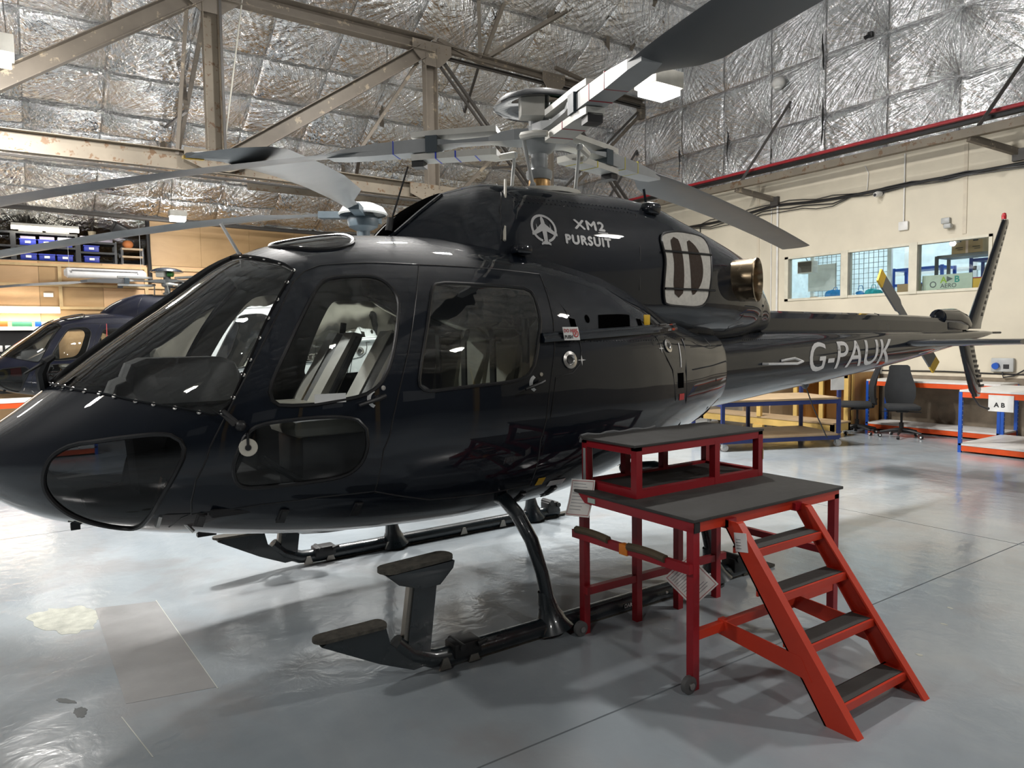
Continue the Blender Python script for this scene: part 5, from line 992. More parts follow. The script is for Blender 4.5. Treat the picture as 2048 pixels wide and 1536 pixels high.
        MB().prism([(x - .002 * s, -1.93, .29), (x - .002 * s, -1.93, .215), (x - .002 * s, -2.44, .165), (x - .002 * s, -2.385, .26)], (0, 0, 0), (.008 * s, 0, 0)).box(min(x, x + .04 * s), max(x, x + .04 * s), -1.955, -1.93, .215, .29).build('brace', red_new, ld)
        MB().box(min(x, x + .06 * s), max(x, x + .06 * s), -1.99, -1.93, .755, .795).build('hook', red_old, ld)
    for y, z in ((-2.116, .67), (-2.249, .495), (-2.393, .305), (-2.549, .10)):
        t = MB().box(LX0 + .008, LX1 - .008, y - .012, y + .105, z - .008, z).box(LX0 + .008, LX1 - .008, y - .014, y - .002, z - .034, z + .002).box(LX0 + .008, LX1 - .008, y + .095, y + .105, z - .034, z).build('tread', red_new, ld)
        MB().box(LX0 + .04, LX1 - .05, y + .0, y + .097, z, z + .004).build('tread_grip', mat_black, t)
    sl = MB().box(-.003, 0, -.035, .035, -.045, .045).build('asset_label', white_v, ld, (LX0 - .001, -2.065, .70), (math.radians(-8), 0, 0))
    for k in range(4): MB().box(-.0036, -.003, -.0 + .0, .028, .012 - .014 * k, .014 - .014 * k).build('label_line', black_p, sl)
    # cards tied to the stand
    paper = mat('white_card', (.80, .78, .74), .6); pink = mat('red_print', (.45, .1, .1), .6); ink = mat('grey_print', (.25, .25, .27), .6)
    def card(name, label, o, ex, ey, w, h, bend=0.0, lines=9):
        ex, ey = Vector(ex).normalized(), Vector(ey).normalized(); n = ex.cross(ey); o = Vector(o); root = None; nn = 10
        def pt(a, b, l=0): return o + ex * a + ey * b + n * (bend * ((h - b) / h) ** 2 + l) 
        V = [pt(a * w, h * k / nn) for k in range(nn + 1) for a in (0, 1)]; root = MB().add(V, [(2 * k, 2 * k + 1, 2 * k + 3, 2 * k + 2) for k in range(nn)], True).build(name, paper); tag(root, label, 'notice')
        mb = MB(); 
        for a0, a1, b0, b1 in ((.05, .95, .04, .055), (.05, .95, .945, .96), (.05, .065, .04, .96), (.935, .95, .04, .96)):
            ks = np.linspace(b0, b1, 8 if b1 - b0 > .1 else 2); V = [pt(a * w, b * h, .0012) for b in ks for a in (a0, a1)]; mb.add(V, [(2 * k, 2 * k + 1, 2 * k + 3, 2 * k + 2) for k in range(len(ks) - 1)])
        mb.build('printed_border', pink, root); mb = MB(); rr = random.Random(len(label))
        for k in range(lines):
            b = .88 - .78 * k / lines; a1 = rr.uniform(.55, .86); mb.add([pt(.12 * w, b * h, .0012), pt(a1 * w, b * h, .0012), pt(a1 * w, (b - .014) * h, .0012), pt(.12 * w, (b - .014) * h, .0012)], [(0, 1, 2, 3)])
        mb.build('printed_lines', ink, root); return root
    card('notice_card', 'white printed card curling off the step frame post at the platform corner', (-.64, -1.10, .68), (.55, -.9, 0), (.18, .1, 1), .14, .205, .075)
    card('notice_card', 'white printed card hanging tilted behind the front platform leg', (-.475, -1.86, .345), (.60, -.34, .60), (-.62, .30, .72), .17, .22, .0, 12)
access_stand()
# ------------------------------------------------------------------ furniture along the end wall
navy_steel = mat('navy_rack_steel', (.022, .038, .15), .4); blue_steel = mat('bright_blue_upright_steel', (.012, .085, .44), .4); orange = mat('orange_beam_steel', (.72, .085, .012), .4); white_bd = mat('white_melamine', (.72, .71, .68), .45); ply_shelf = ply('worn_shelf_plywood', (.44, .31, .18), (.33, .23, .13), (1, .4, 1)); ply_cab = ply('orange_plywood', (.50, .29, .10), (.42, .23, .07), (3, 3, .5)); pine = mat('yellow_pine', (.60, .40, .12), .55, var=.2, scale=3); castor_w = mat('pale_castor_wheel', (.45, .42, .40), .4)
def castor(parent, x, y, r=.055, z=.15):
    c = MB().lathe([(0, -.015), (r * .8, -.015), (r, -.01), (r, .01), (r * .8, .015), (0, .015)], (x + .02, y, r), (.5, 1, 0), 16).build('castor', castor_w, parent); MB().bar((x, y, r), (x, y, z), .05, .045).cyl((x, y, z - .02), (x, y, z), .035).cyl((x + .01, y - .025, r), (x + .03, y + .025, r), .02).build('castor_fork', alu, c)
def rack_trolley():
    # rectangle of the trolley in plan: near left, near right
    A, B = Vector((5.12, 2.50, 0)), Vector((6.84, 1.76, 0)); ex = (B - A).normalized(); ey = Vector((-ex.y, ex.x, 0)); L = (B - A).length; D = .95
    t = thing('rack_trolley', 'navy blue two-shelf rack trolley with plywood decks on castors behind the red stand', 'trolley', A, math.atan2(ex.y, ex.x))
    def post(x, y, h): MB().box(x - .025, x + .025, y - .02, y + .02, .13, h).build('upright', navy_steel, t)
    post(0, 0, .84); post(L, 0, 1.12); post(L * .5, D, .84); post(0, D, .84); post(L, D, 1.12)
    for z in (.16, .70):
        for y in (0, D): MB().box(0, L, y - .018, y + .018, z - .05, z + .01).build('beam', navy_steel, t)
        for x in (0, L): MB().box(x - .018, x + .018, 0, D, z - .05, z + .01).build('beam', navy_steel, t)
        MB().box(-.02, L + .02, -.02, D + .02, z + .012, z + .04).build('shelf_board', ply_shelf, t)
    for x in (.02, L - .02):
        for y in (.02, D - .02): castor(t, x, y)
    s = MB().box(-.002, .002, -.11, .11, -.15, .15).build('paper_sign', white_bd); s.location = A + ex * (L - .05) + ey * (-.03) + Vector((0, 0, 1.0)); s.rotation_euler = (0, 0, math.atan2(ex.y, ex.x) + PI / 2); tag(s, 'white paper sign taped to the tall end post of the blue trolley', 'sign')
    flat_text('A B', .09, 'sign_text', black_p, s, (.003, .07, -.10), (0, -1, 0), (0, 0, 1), .002)
rack_trolley()
def wood_dolly():
    t = thing('wooden_dolly', 'long low pine dolly with plywood top behind the blue trolley', 'dolly', (7.55, 2.28, 0), math.radians(90)); L, D = 2.7, .50
    fr = MB().box(0, L, -D, -D + .05, .10, .22).box(0, L, -.05, 0, .10, .22).box(0, .05, -D, 0, .10, .22).box(L - .05, L, -D, 0, .10, .22).build('dolly_frame', pine, t); MB().box(-.01, L + .01, -D - .01, .01, .22, .245).build('dolly_top', ply_shelf, t)
    for x in (.12, L / 2, L - .12):
        for y in (-.1, -D + .1): castor(t, x, y, .05, .11)
    MB().box(1.35, 1.43, -.03, .03, .245, .62).box(1.30, 1.50, -.02, .04, .04, .10).build('upright_stub', pine, t)
wood_dolly()
def plywood_cabinet():
    t = thing('plywood_cabinet', 'open-fronted plywood cabinet with white top beside the office chairs', 'cabinet', (8.64, 3.70, 0)); w, d, h = 1.05, 1.0, 1.0
    MB().box(0, d, -w, -w + .02, .04, h).build('side_panel', ply_cab, t); MB().box(0, d, -.02, 0, .04, h).build('side_panel', ply_cab, t); MB().box(d - .02, d, -w, 0, .04, h).build('back_panel', ply_cab, t); MB().box(0, d, -w, 0, .04, .06).build('base_panel', ply_cab, t)
    MB().box(-.01, d + .01, -w - .01, .01, h, h + .02).build('top_panel', white_bd, t)
    for y in (-w + .03, -.03, -w * .52): MB().box(-.04, 0, y - .04, y + .04, .02, h - .01).build('front_post', pine, t)
    MB().box(-.04, 0, -w, 0, h - .09, h).build('front_rail', pine, t); MB().box(-.04, 0, -w, 0, .02, .10).build('front_rail', pine, t)
    for y in (-w + .012, -w - .0): MB().box(.06, .13, y - .022, y + .0, .04, h).build('side_batten', pine, t)
    for y in (.35, .95): MB().box(-.25, .65, y - .0, y + .022, .05, .92).build('loose_board', ply_shelf, t)
plywood_cabinet()
def bench(name, label, loc, rz, L, D, hl=.10, hu=.85, posts=((0, 0), (1, 0), (0, 1), (1, 1))):
    t = thing(name, label, 'workbench', loc, rz, 'orange and blue workbenches')
    for a, b in posts:
        x, y = a * L, b * D; p = MB().box(x - .022, x + .022, y - .02, y + .02, 0, hu).build('upright', blue_steel, t); hm = MB()
        for k in range(12): hm.box(x - .024, x + .024, y - .006, y + .006, .06 + .065 * k, .075 + .065 * k)
        hm.cur = 0; h = hm.build('upright_slots', white_bd, p); h['kind'] = 'stuff'
    for z in (hl, hu):
        for y in (0, D): MB().box(0, L, y - .016, y + .016, z - .075, z).build('beam', orange, t)
        for x in (0, L): MB().box(x - .016, x + .016, 0, D, z - .075, z).build('beam', orange, t)
        MB().box(-.015, L + .015, -.02, D + .015, z + .002, z + .028).build('shelf_board', white_bd, t)
    return t
bench('workbench', 'white-topped orange and blue workbench along the end wall behind the office chairs', (9.06, 2.55, 0), -PI / 2, 2.05, .62)
bench('workbench', 'white-topped orange and blue workbench jutting out from the end wall under the tail fin', (7.62, .42, 0), -PI / 2, 1.9, 1.36)
bench('workbench', 'orange and blue workbench with white top past the nose of the navy helicopter', (-5.4, 8.3, 0), 0, 3.1, .7)
s = MB().box(-.002, .002, -.15, .15, -.11, .11).build('paper_sign', white_bd); s.location = (8.10, -.02, .72); s.rotation_euler = (0, 0, .45); s.location = (7.596, -.08, .72); s.rotation_euler = (0, 0, 0); tag(s, 'white paper sign on the front beam of the workbench under the tail fin', 'sign')
flat_text('A B', .085, 'sign_text', black_p, s, (-.003, .08, -.05), (0, -1, 0), (0, 0, 1), .003)
def office_chair():
    fab = mat('charcoal_chair_fabric', (.022, .024, .026), .85, bmp=.3); t = thing('office_chair', 'charcoal office chair', 'chair', (8.47, 1.66, 0))
    for k in range(5):
        a = math.radians(20 + 72 * k); e = Vector((math.cos(a), math.sin(a), 0)); f = MB().tube([e * .03 + Vector((0, 0, .13)), e * .16 + Vector((0, 0, .115)), e * .31 + Vector((0, 0, .085))], [.032, .026, .018], 8, flat=.8).build('base_arm', black_p, t)
        w = MB().lathe([(0, -.022), (.022, -.022), (.030, -.014), (.030, .014), (.022, .022), (0, .022)], e * .31 + Vector((0, 0, .03)), (-e.y, e.x, 0), 12).build('castor', black_p, f); MB().cyl(e * .31 + Vector((-e.y, e.x, 0)) * .024 + Vector((0, 0, .03)), e * .31 - Vector((-e.y, e.x, 0)) * .024 + Vector((0, 0, .03)), .014).build('castor_disc', white_v, f)
    MB().cyl((0, 0, .12), (0, 0, .24), .034).cyl((0, 0, .24), (0, 0, .42), .018).build('gas_column', black_p, t); MB().box(-.10, .12, -.09, .09, .41, .45, .015).tube([(-.05, -.05, .42), (-.12, -.26, .42)], .009, 6).tube([(.05, .05, .42), (.1, .27, .41)], .009, 6).build('tilt_mechanism', black_p, t)
    MB().box(-.27, .22, -.24, .24, .45, .535, .038).build('seat', fab, t)
    MB().tube([(.10, 0, .43), (.24, 0, .45), (.29, 0, .60)], .022, 8, flat=.5).build('back_bracket', black_p, t)
    V = []; rows = [(.50, .14), (.53, .19), (.65, .225), (.80, .225), (.92, .19), (1.05, .155), (1.13, .15), (1.155, .12)]
    for z, w in rows:
        c = .255 + .10 * (z - .5) - .05 * math.sin((z - .5) / .65 * PI)
        for k in range(7): y = -w + 2 * w * k / 6; V.append((c - .012 + .05 * (1 - (y / w) ** 2) * -.0 + .045 * (abs(y) / .22) ** 2 * -1, y, z))
        for k in range(7): y = w - 2 * w * k / 6; V.append((c + .045 - .045 * (abs(y) / .22) ** 2, y, z))
    n = 14; F = [(i * n + j, i * n + (j + 1) % n, (i + 1) * n + (j + 1) % n, (i + 1) * n + j) for i in range(len(rows) - 1) for j in range(n)] + [tuple(range(n - 1, -1, -1)), tuple((len(rows) - 1) * n + j for j in range(n))]
    MB().add(V, F, True).build('backrest', fab, t); return t
CH = office_chair(); tag(CH, 'charcoal high-backed office chair in front of the orange workbench, nearer the tail fin', group='charcoal office chairs'); CH.rotation_euler = (0, 0, math.radians(35))
c2 = copy_tree(CH); c2.location = (8.40, 2.36, 0); c2.rotation_euler = (0, 0, math.radians(-58)); tag(c2, 'charcoal high-backed office chair seen side-on beside the plywood cabinet')
# ------------------------------------------------------------------ lamps, wall fittings, loft and far wall
lamp_on = mat('lit_lamp_lens', (1, 1, 1), .4, emit=((1, .96, .90), 16)); tube_on = mat('lit_tube', (1, 1, 1), .4, emit=((1, .93, .78), 9)); lamp_case = mat('cream_lamp_case', (.62, .60, .54), .5)
def high_bays():
    for i, (x, y, z, k) in enumerate(HIGH_BAYS):
        if i == 0: lab = 'cream box lamp hanging by the end wall above the rotor blade'
        elif i == 2: lab = 'cream box lamp hanging at the photo\'s left edge under the foil roof'
        elif i == 6: lab = 'small far lamp hanging low in front of the plywood wall'
        else: lab = 'unseen cream high-bay box lamp hanging from the foil roof outside the view'
        t = thing('high_bay_lamp', lab, 'lamp', (x, y, z), 0, 'high-bay box lamps')
        s = .62 if i == 6 else 1.0
        MB().box(-.27 * s, .27 * s, -.21 * s, .21 * s, .02, .24 * s, .012).build('lamp_case', lamp_case, t); MB().box(-.235 * s, .235 * s, -.175 * s, .175 * s, -.07, .021, .01).build('lens', lamp_on, t)
        h = max(.3, roof_z(y) - .25 - z)
        for dx in (-.2, .2): MB().cyl((dx * s, 0, .24 * s), (dx * s * .4, 0, h), .004, n=5).build('suspension_wire', girder_d, t)
high_bays()
def strip_light(name, label, x0, x1, y, z, m, case=None, wires=0.0):
    t = thing(name, label, 'lamp', ((x0 + x1) / 2, y, z)); L = (x1 - x0) / 2
    MB().tube([(-L, 0, 0), (L, 0, 0)], .055, 12, flat=.8).build('diffuser', m, t); MB().box(-L, L, -.04, .05, .03, .09, .01).build('lamp_body', case or lamp_case, t)
    for dx in (-L * .86, L * .86):
        if wires: MB().cyl((dx, 0, .08), (dx, 0, wires), .004, n=5).build('suspension_wire', alu, t)
    return t
strip_light('strip_light', 'lit yellowish fluorescent strip low on the plywood wall above the dark tool board', -6.2, -2.45, 14.33, 2.42, tube_on); strip_light('strip_light', 'lit thin fluorescent strip above the loft shelves', -3.25, -2.0, 14.55, 4.22, tube_on)
u = thing('strip_light', 'unlit white fluorescent fitting hung on wires before the plywood wall', 'lamp', (-1.55, 14.1, 3.24))
MB().tube([(-.80, 0, 0), (-.74, 0, 0), (.74, 0, 0), (.80, 0, 0)], [.07, .13, .13, .07], 12, flat=.8).build('diffuser', mat('white_diffuser', (.72, .71, .70), .35), u); MB().tube([(-.66, -.125, .0), (-.66, -.125, .055), (.62, -.125, .055), (.62, -.125, .0)], .010, 6).build('grey_rim_line', mat('grey_seal', (.2, .2, .21), .5), u)
for dx in (-.7, .7): MB().cyl((dx, 0, .1), (dx, 0, 1.35), .004, n=5).build('suspension_wire', alu, u)
MB().box(.2, .95, -.28, -.24, -.42, -.33, .01).build('white_junction_box', white_v, u) if False else None
def wall_fittings():
    wp = mat('white_plastic', (.72, .71, .68), .4); X = XW
    c = thing('security_camera', 'white dome security camera on the cream end wall below the cable run', 'camera', (X, 2.74, 4.17)); MB().lathe([(0, .0), (.06, 0), (.06, .03)], (0, 0, .03), (-1, 0, 0), 16).build('mount', wp, c); MB().tube([(-.03, 0, .02), (-.12, .02, .0), (-.17, .03, -.01)], [.045, .055, .04], 14).build('camera_body', wp, c); MB().lathe([(0, .002), (.03, 0)], (-.175, .03, -.01), (-1, .1, 0), 12).build('lens', black_p, c)
    c = thing('security_camera', 'small black camera high on the foil gable', 'camera', (X - .08, 2.93, 7.02)); MB().box(-.08, .0, -.05, .05, -.05, .05, .02).build('camera_body', black_p, c); MB().cyl((-.08, .0, -.02), (-.13, .06, -.06), .035).build('lens', black_p, c)
    g = thing('globe_lamp', 'white globe lamp, unlit, mounted on the foil gable', 'lamp', (X - .16, 4.78, 6.72)); MB().sphere((0, 0, 0), .13, 18, (1, 1.08, .95)).build('globe', wp, g); MB().cyl((0, 0, 0), (.16, 0, .06), .03).build('mount', wp, g); MB().lathe([(0, 0), (.07, 0), (.085, .03)], (-.02, 0, -.125), (0, 0, 1), 14).build('opal_lens', mat('opal_lens', (.85, .84, .8), .3), g)
    d = thing('heat_detector', 'white detector box at the foot of a white conduit above the office window', 'detector', (X, 2.33, 3.56)); MB().box(-.05, 0, -.085, .085, -.08, .08, .02).build('case', wp, d); MB().cyl((-.02, 0, .08), (-.02, 0, 1.25), .012).build('conduit', wp, d)
    p = thing('motion_sensor', 'grey twin floodlight sensor on the cream wall beside the tail fin', 'sensor', (X, 1.63, 3.52)); MB().box(-.06, 0, -.07, .07, -.02, .08, .015).build('case', alu, p); MB().box(-.13, -.03, -.12, .0, -.11, -.03, .02).build('head', alu, p)
    k = thing('socket_box', 'grey industrial socket with blue cap on the cream wall right of the lower fin', 'socket', (X, .72, 1.14)); MB().box(-.07, 0, -.16, .16, -.10, .12, .015).build('case', alu, k); MB().cyl((-.07, .08, 0), (-.12, .08, -.01), .05).build('blue_cap', blue_steel, k); MB().box(-.075, -.07, -.10, -.02, -.05, .02).build('switch', black_p, k); MB().tube([(-.05, .0, -.1), (-.06, -.02, -.19), (-.05, -.16, -.16), (-.03, -.32, -.05), (-.03, -.7, -.08)], .012, 6).build('flex', black_p, k)
    k = thing('socket_box', 'small grey switch box on the cream wall behind the tail boom', 'socket', (X, 2.75, 1.06)); MB().box(-.07, 0, -.09, .09, -.12, .12, .012).build('case', alu, k); MB().box(-.08, -.07, -.03, .03, -.05, .05).build('switch', wp, k)
    tag(MB().cyl((X - .025, 4.87, .99), (X - .025, 4.87, 4.35), .022).build('downpipe_conduit', wp), 'tall white conduit on the cream wall left of the office window', 'conduit')
    tag(MB().cyl((X - .015, 5.02, .99), (X - .015, 5.02, 4.3), .010).build('downpipe_conduit', wp), 'thin white conduit beside the tall one left of the office window', 'conduit')
    # sagging cable run
    pts = [(X - .03, 8.5, 4.22), (X - .03, 6.6, 4.20), (X - .03, 5.56, 4.27), (X - .03, 4.9, 4.32), (X - .03, 4.0, 4.26), (X - .03, 3.3, 4.25), (X - .03, 2.2, 4.27), (X - .03, .5, 4.27), (X - .03, -3, 4.3)]
    tag(MB().tube([tuple(p) for p in smooth_poly(pts, .2, False)], .028, 6).build('wall_cable', black_r), 'black cable run clipped along the cream wall above the office window', 'cable')
    for q, (r, dz) in enumerate(((.012, -.07), (.009, -.13), (.009, .06))):
        pp = [(p[0] - .01, p[1], p[2] + dz * (1 if 3.4 < p[1] < 6.7 else .35) + .02 * math.sin(i * 2 + q)) for i, p in enumerate(smooth_poly(pts, .3, False))]
        tag(MB().tube(pp, r, 5).build('wall_cable', black_r), ['loose black cable drooping under the wall cable run', 'thin cable sagging lowest of the black cables on the cream wall', 'thin black cable along the top of the wall cable run'][q], 'cable')
    tag(MB().tube([(X - .02, 8, 1.03), (X - .02, 3, 1.0), (X - .02, 1.6, 1.02), (X - .02, .6, 1.0), (X - .02, -3, 1.02)], .012, 5).build('wall_cable', black_r), 'low black cable along the ledge behind the workbench', 'cable')
    tag(MB().tube([(X - .02, 6.9, 4.15), (X - .02, 6.88, 3.2), (X - .02, 6.9, 2.4)], .012, 5).build('wall_cable', black_r), 'black cable dropping down the cream wall behind the engine cowling', 'cable')
    tag(MB().tube([(X - .02, 3.05, 4.75), (X - .02, 2.98, 4.6), (X - .02, 3.0, 4.3)], .008, 5).build('wall_cable', wp), 'short white cable dropping to the security camera', 'cable')
wall_fittings()
def office_contents():
    z0 = 2.36; cb = mat('brown_cardboard', (.42, .29, .16), .8, var=.1, bmp=.1)
    def carton(label, x0, x1, y0, y1, a, b, flaps=False, lines=True):
        t = thing('cardboard_box', label, 'box', ((x0 + x1) / 2, (y0 + y1) / 2, a)); w, d, h = (x1 - x0) / 2, (y1 - y0) / 2, b - a
        MB().box(-w, w, -d, d, 0, h).build('carton', cb, t)
        if flaps: 
            for s, k in ((1, .06), (-1, -.10)): MB().prism([(-w, d * s * .05, h), (-w, d * s, h), (-w, d * s * 1.0, h + .09), (-w, d * s * .1 + k * .2, h + .10)], (0, 0, 0), (.008, 0, 0)).build('flap', cb, t)
        if lines:
            MB().box(-w - .002, -w, -.02, .02, 0, h).build('packing_tape', mat('pale_tape', (.7, .5, .42), .4), t); mb = MB()
            for y in (-.6, .5): mb.box(-w - .003, -w - .001, d * y - .06, d * y + .06, h * .3, h * .34).box(-w - .003, -w - .001, d * y - .06, d * y + .03, h * .2, h * .23).box(-w - .003, -w - .001, d * y - .03, d * y + .05, h * .62, h * .72)
            mb.build('printed_marks', black_p, t)
        return t
    # blue and grey racks
    def rack(label, m, x0, x1, y0, y1, zs, top):
        t = thing('storage_rack', label, 'rack', ((x0 + x1) / 2, (y0 + y1) / 2, 2.25), 0, 'upstairs office racks'); w, d = (x1 - x0) / 2, (y1 - y0) / 2
        for x in (-w, w):
            for y in (-d, d): MB().box(x - .02, x + .02, y - .025, y + .025, 0, top - 2.25).build('upright', m, t)
        for z in zs: MB().box(-w, w, -d, d, z - 2.25 - .03, z - 2.25 + .02).build('shelf', m, t)
    gs = mat('grey_rack_steel', (.13, .14, .15), .45)
    rack('bright blue rack behind the middle office pane', blue_steel, 11.1, 11.6, 2.3, 3.2, (2.62, 2.92), 2.95); rack('grey boltless rack holding the big open carton behind the right office pane', gs, 10.35, 10.8, .95, 2.05, (2.55, 3.02), 3.03); rack('dark blue rack at the back of the office', navy_steel, 11.8, 12.3, .6, 2.1, (2.7, 3.05), 3.1)
    carton('large open brown carton on top of the grey office rack', 10.38, 10.75, 1.33, 1.82, 3.045, 3.36, True); carton('small brown carton with a round hole on the office sill', 9.98, 10.2, 2.22, 2.55, z0, z0 + .2, False, False); carton('flat brown carton lying on the lower blue office rack shelf', 11.85, 12.2, .9, 1.5, 3.075, 3.17, False, False)
    # sign, yellow sheet, black crates on the sill
    s = tag(MB().box(-.006, .006, -.40, .40, 0, .30).build('company_sign', mat('pale_green_sign', (.60, .70, .58), .5), None, (9.92, 1.68, z0 + .01)), 'pale green company sign reading A B AERO propped in the right office pane', 'sign'); gn = mat('sign_green', (.35, .55, .03), .5); tl = mat('sign_teal', (.02, .32, .26), .5); dk = mat('sign_grey', (.10, .12, .12), .5)
    E, U, o = (0, -1, 0), (0, 0, 1), lambda y, z: (-.0075, y, z)
    flat_text('A', .15, 'sign_letter', gn, s, o(.10, .16), E, U, .004); flat_text('B', .15, 'sign_letter', tl, s, o(-.12, .16), E, U, .004); flat_text('AERO', .10, 'sign_letter', dk, s, o(.10, .075), E, U, .001); MB().add([o(-.0, .27), o(-.0, .17), o(-.10, .22)], [(0, 1, 2)]).build('sign_arrow', dk, s); MB().lathe([(.055, 0), (.038, .001)], o(.22, .14), (-1, 0, 0), 20).build('sign_ring', dk, s)
    MB().box(-.0078, -.006, -.12, .16, .035, .05).build('sign_small_print', dk, s)
    tag(MB().box(-.005, .005, -.10, .10, 0, .20).build('yellow_card', yellow, None, (9.94, 1.21, z0 + .01), (0, 0, .1)), 'yellow card standing on the office sill beside the green sign', 'card')
    for y, lab in ((1.03, None), (.99, None)): pass
    for i, y in enumerate((1.02,)): 
        t = thing('storage_crate', 'black plastic crate on the office sill by the yellow card', 'crate', (10.12, y, z0)); MB().box(-.13, .13, -.13, .13, 0, .20, .012).build('crate_body', black_p, t); MB().box(-.14, .14, -.14, .14, .185, .205).build('crate_rim', black_p, t)
    t = thing('storage_crate', 'black plastic crate with a red lid deeper in the office behind the right pane', 'crate', (10.2, 1.36, z0 + .0)); MB().box(-.09, .09, -.14, .14, 0, .21, .012).build('crate_body', black_p, t); MB().box(-.1, .1, -.15, .15, .21, .24, .01).build('red_lid', mat('red_lid', (.55, .03, .05), .4), t)
    # left pane: heater box, whiteboard, blue bags
    h = thing('wall_heater', 'dark square heater box behind the left office pane', 'heater', (10.25, 4.52, 2.93)); MB().box(-.1, .1, -.17, .17, 0, .25, .012).build('case', lamp_case, h); MB().box(-.104, -.1, -.15, .15, .02, .23).build('grille', mat('brown_grille', (.10, .085, .07), .7, scale=40), h); MB().tube([(0, 0, .25), (0, .04, .32), (0, .02, .45)], .008, 5).build('flex', black_p, h)
    wbd = thing('whiteboard', 'small whiteboard with grey corners behind the left office pane', 'board', (10.9, 4.6, 2.6)); MB().box(-.01, .01, -.32, .32, 0, .55).build('panel', white_v, wbd); MB().box(-.014, -.008, -.33, -.30, -.01, .56).build('frame_edge', alu, wbd)
    bb = mat('bright_blue_bag', (.02, .22, .55), .6, var=.3, scale=12); tq = mat('turquoise_bag', (.02, .36, .42), .6, var=.3, scale=12)
    for lab, y, m_, r in (('blue carrier bag slumped on the office sill in the left pane', 3.78, bb, .22), ('turquoise bag slumped on the office sill in the middle pane', 3.02, tq, .16), ('blue bag beside the turquoise one at the edge of the middle pane', 3.27, bb, .10)):
        t = thing('carrier_bag', lab, 'bag', (10.05, y, z0)); bmq = MB().sphere((0, 0, .075), r, 18, (.5, 1, .48)); bmq.v = [(x + .02 * math.sin(yy * 31), yy, max(0, z + .02 * math.sin(x * 40 + yy * 23))) for x, yy, z in bmq.v]; bmq.build('bag_body', m_, t); MB().tube([(0, -.05, .15), (0, -.03, .23), (0, .03, .23), (0, .05, .15)], .007, 5).build('bag_handle', m_, t)
    tag(MB().box(-.03, .03, -.07, .07, 0, .07, .006).build('small_carton', cb, None, (9.98, 4.2, z0)), 'tiny brown packet on the sill of the left office pane', 'packet')
    tag(MB().sphere((0, 0, .05), .16, 14, (.5, 1, .32)).build('dust_sheet', white_v, None, (10.1, 2.70, z0)), 'white bundled sheet on the sill of the middle office pane', 'sheet')
    for y in (1.4, 3.0, 4.4): tag(MB().box(-.3, .3, -.09, .09, -.03, 0).build('ceiling_light', mat('lit_office_panel', (1, 1, 1), .4, emit=((.95, .98, 1), 5)), None, (11.0, y, 4.615)), {1.4: 'office ceiling light panel above the right pane', 3.0: 'office ceiling light panel above the middle pane', 4.4: 'office ceiling light panel above the left pane'}[y], 'lamp')
office_contents()
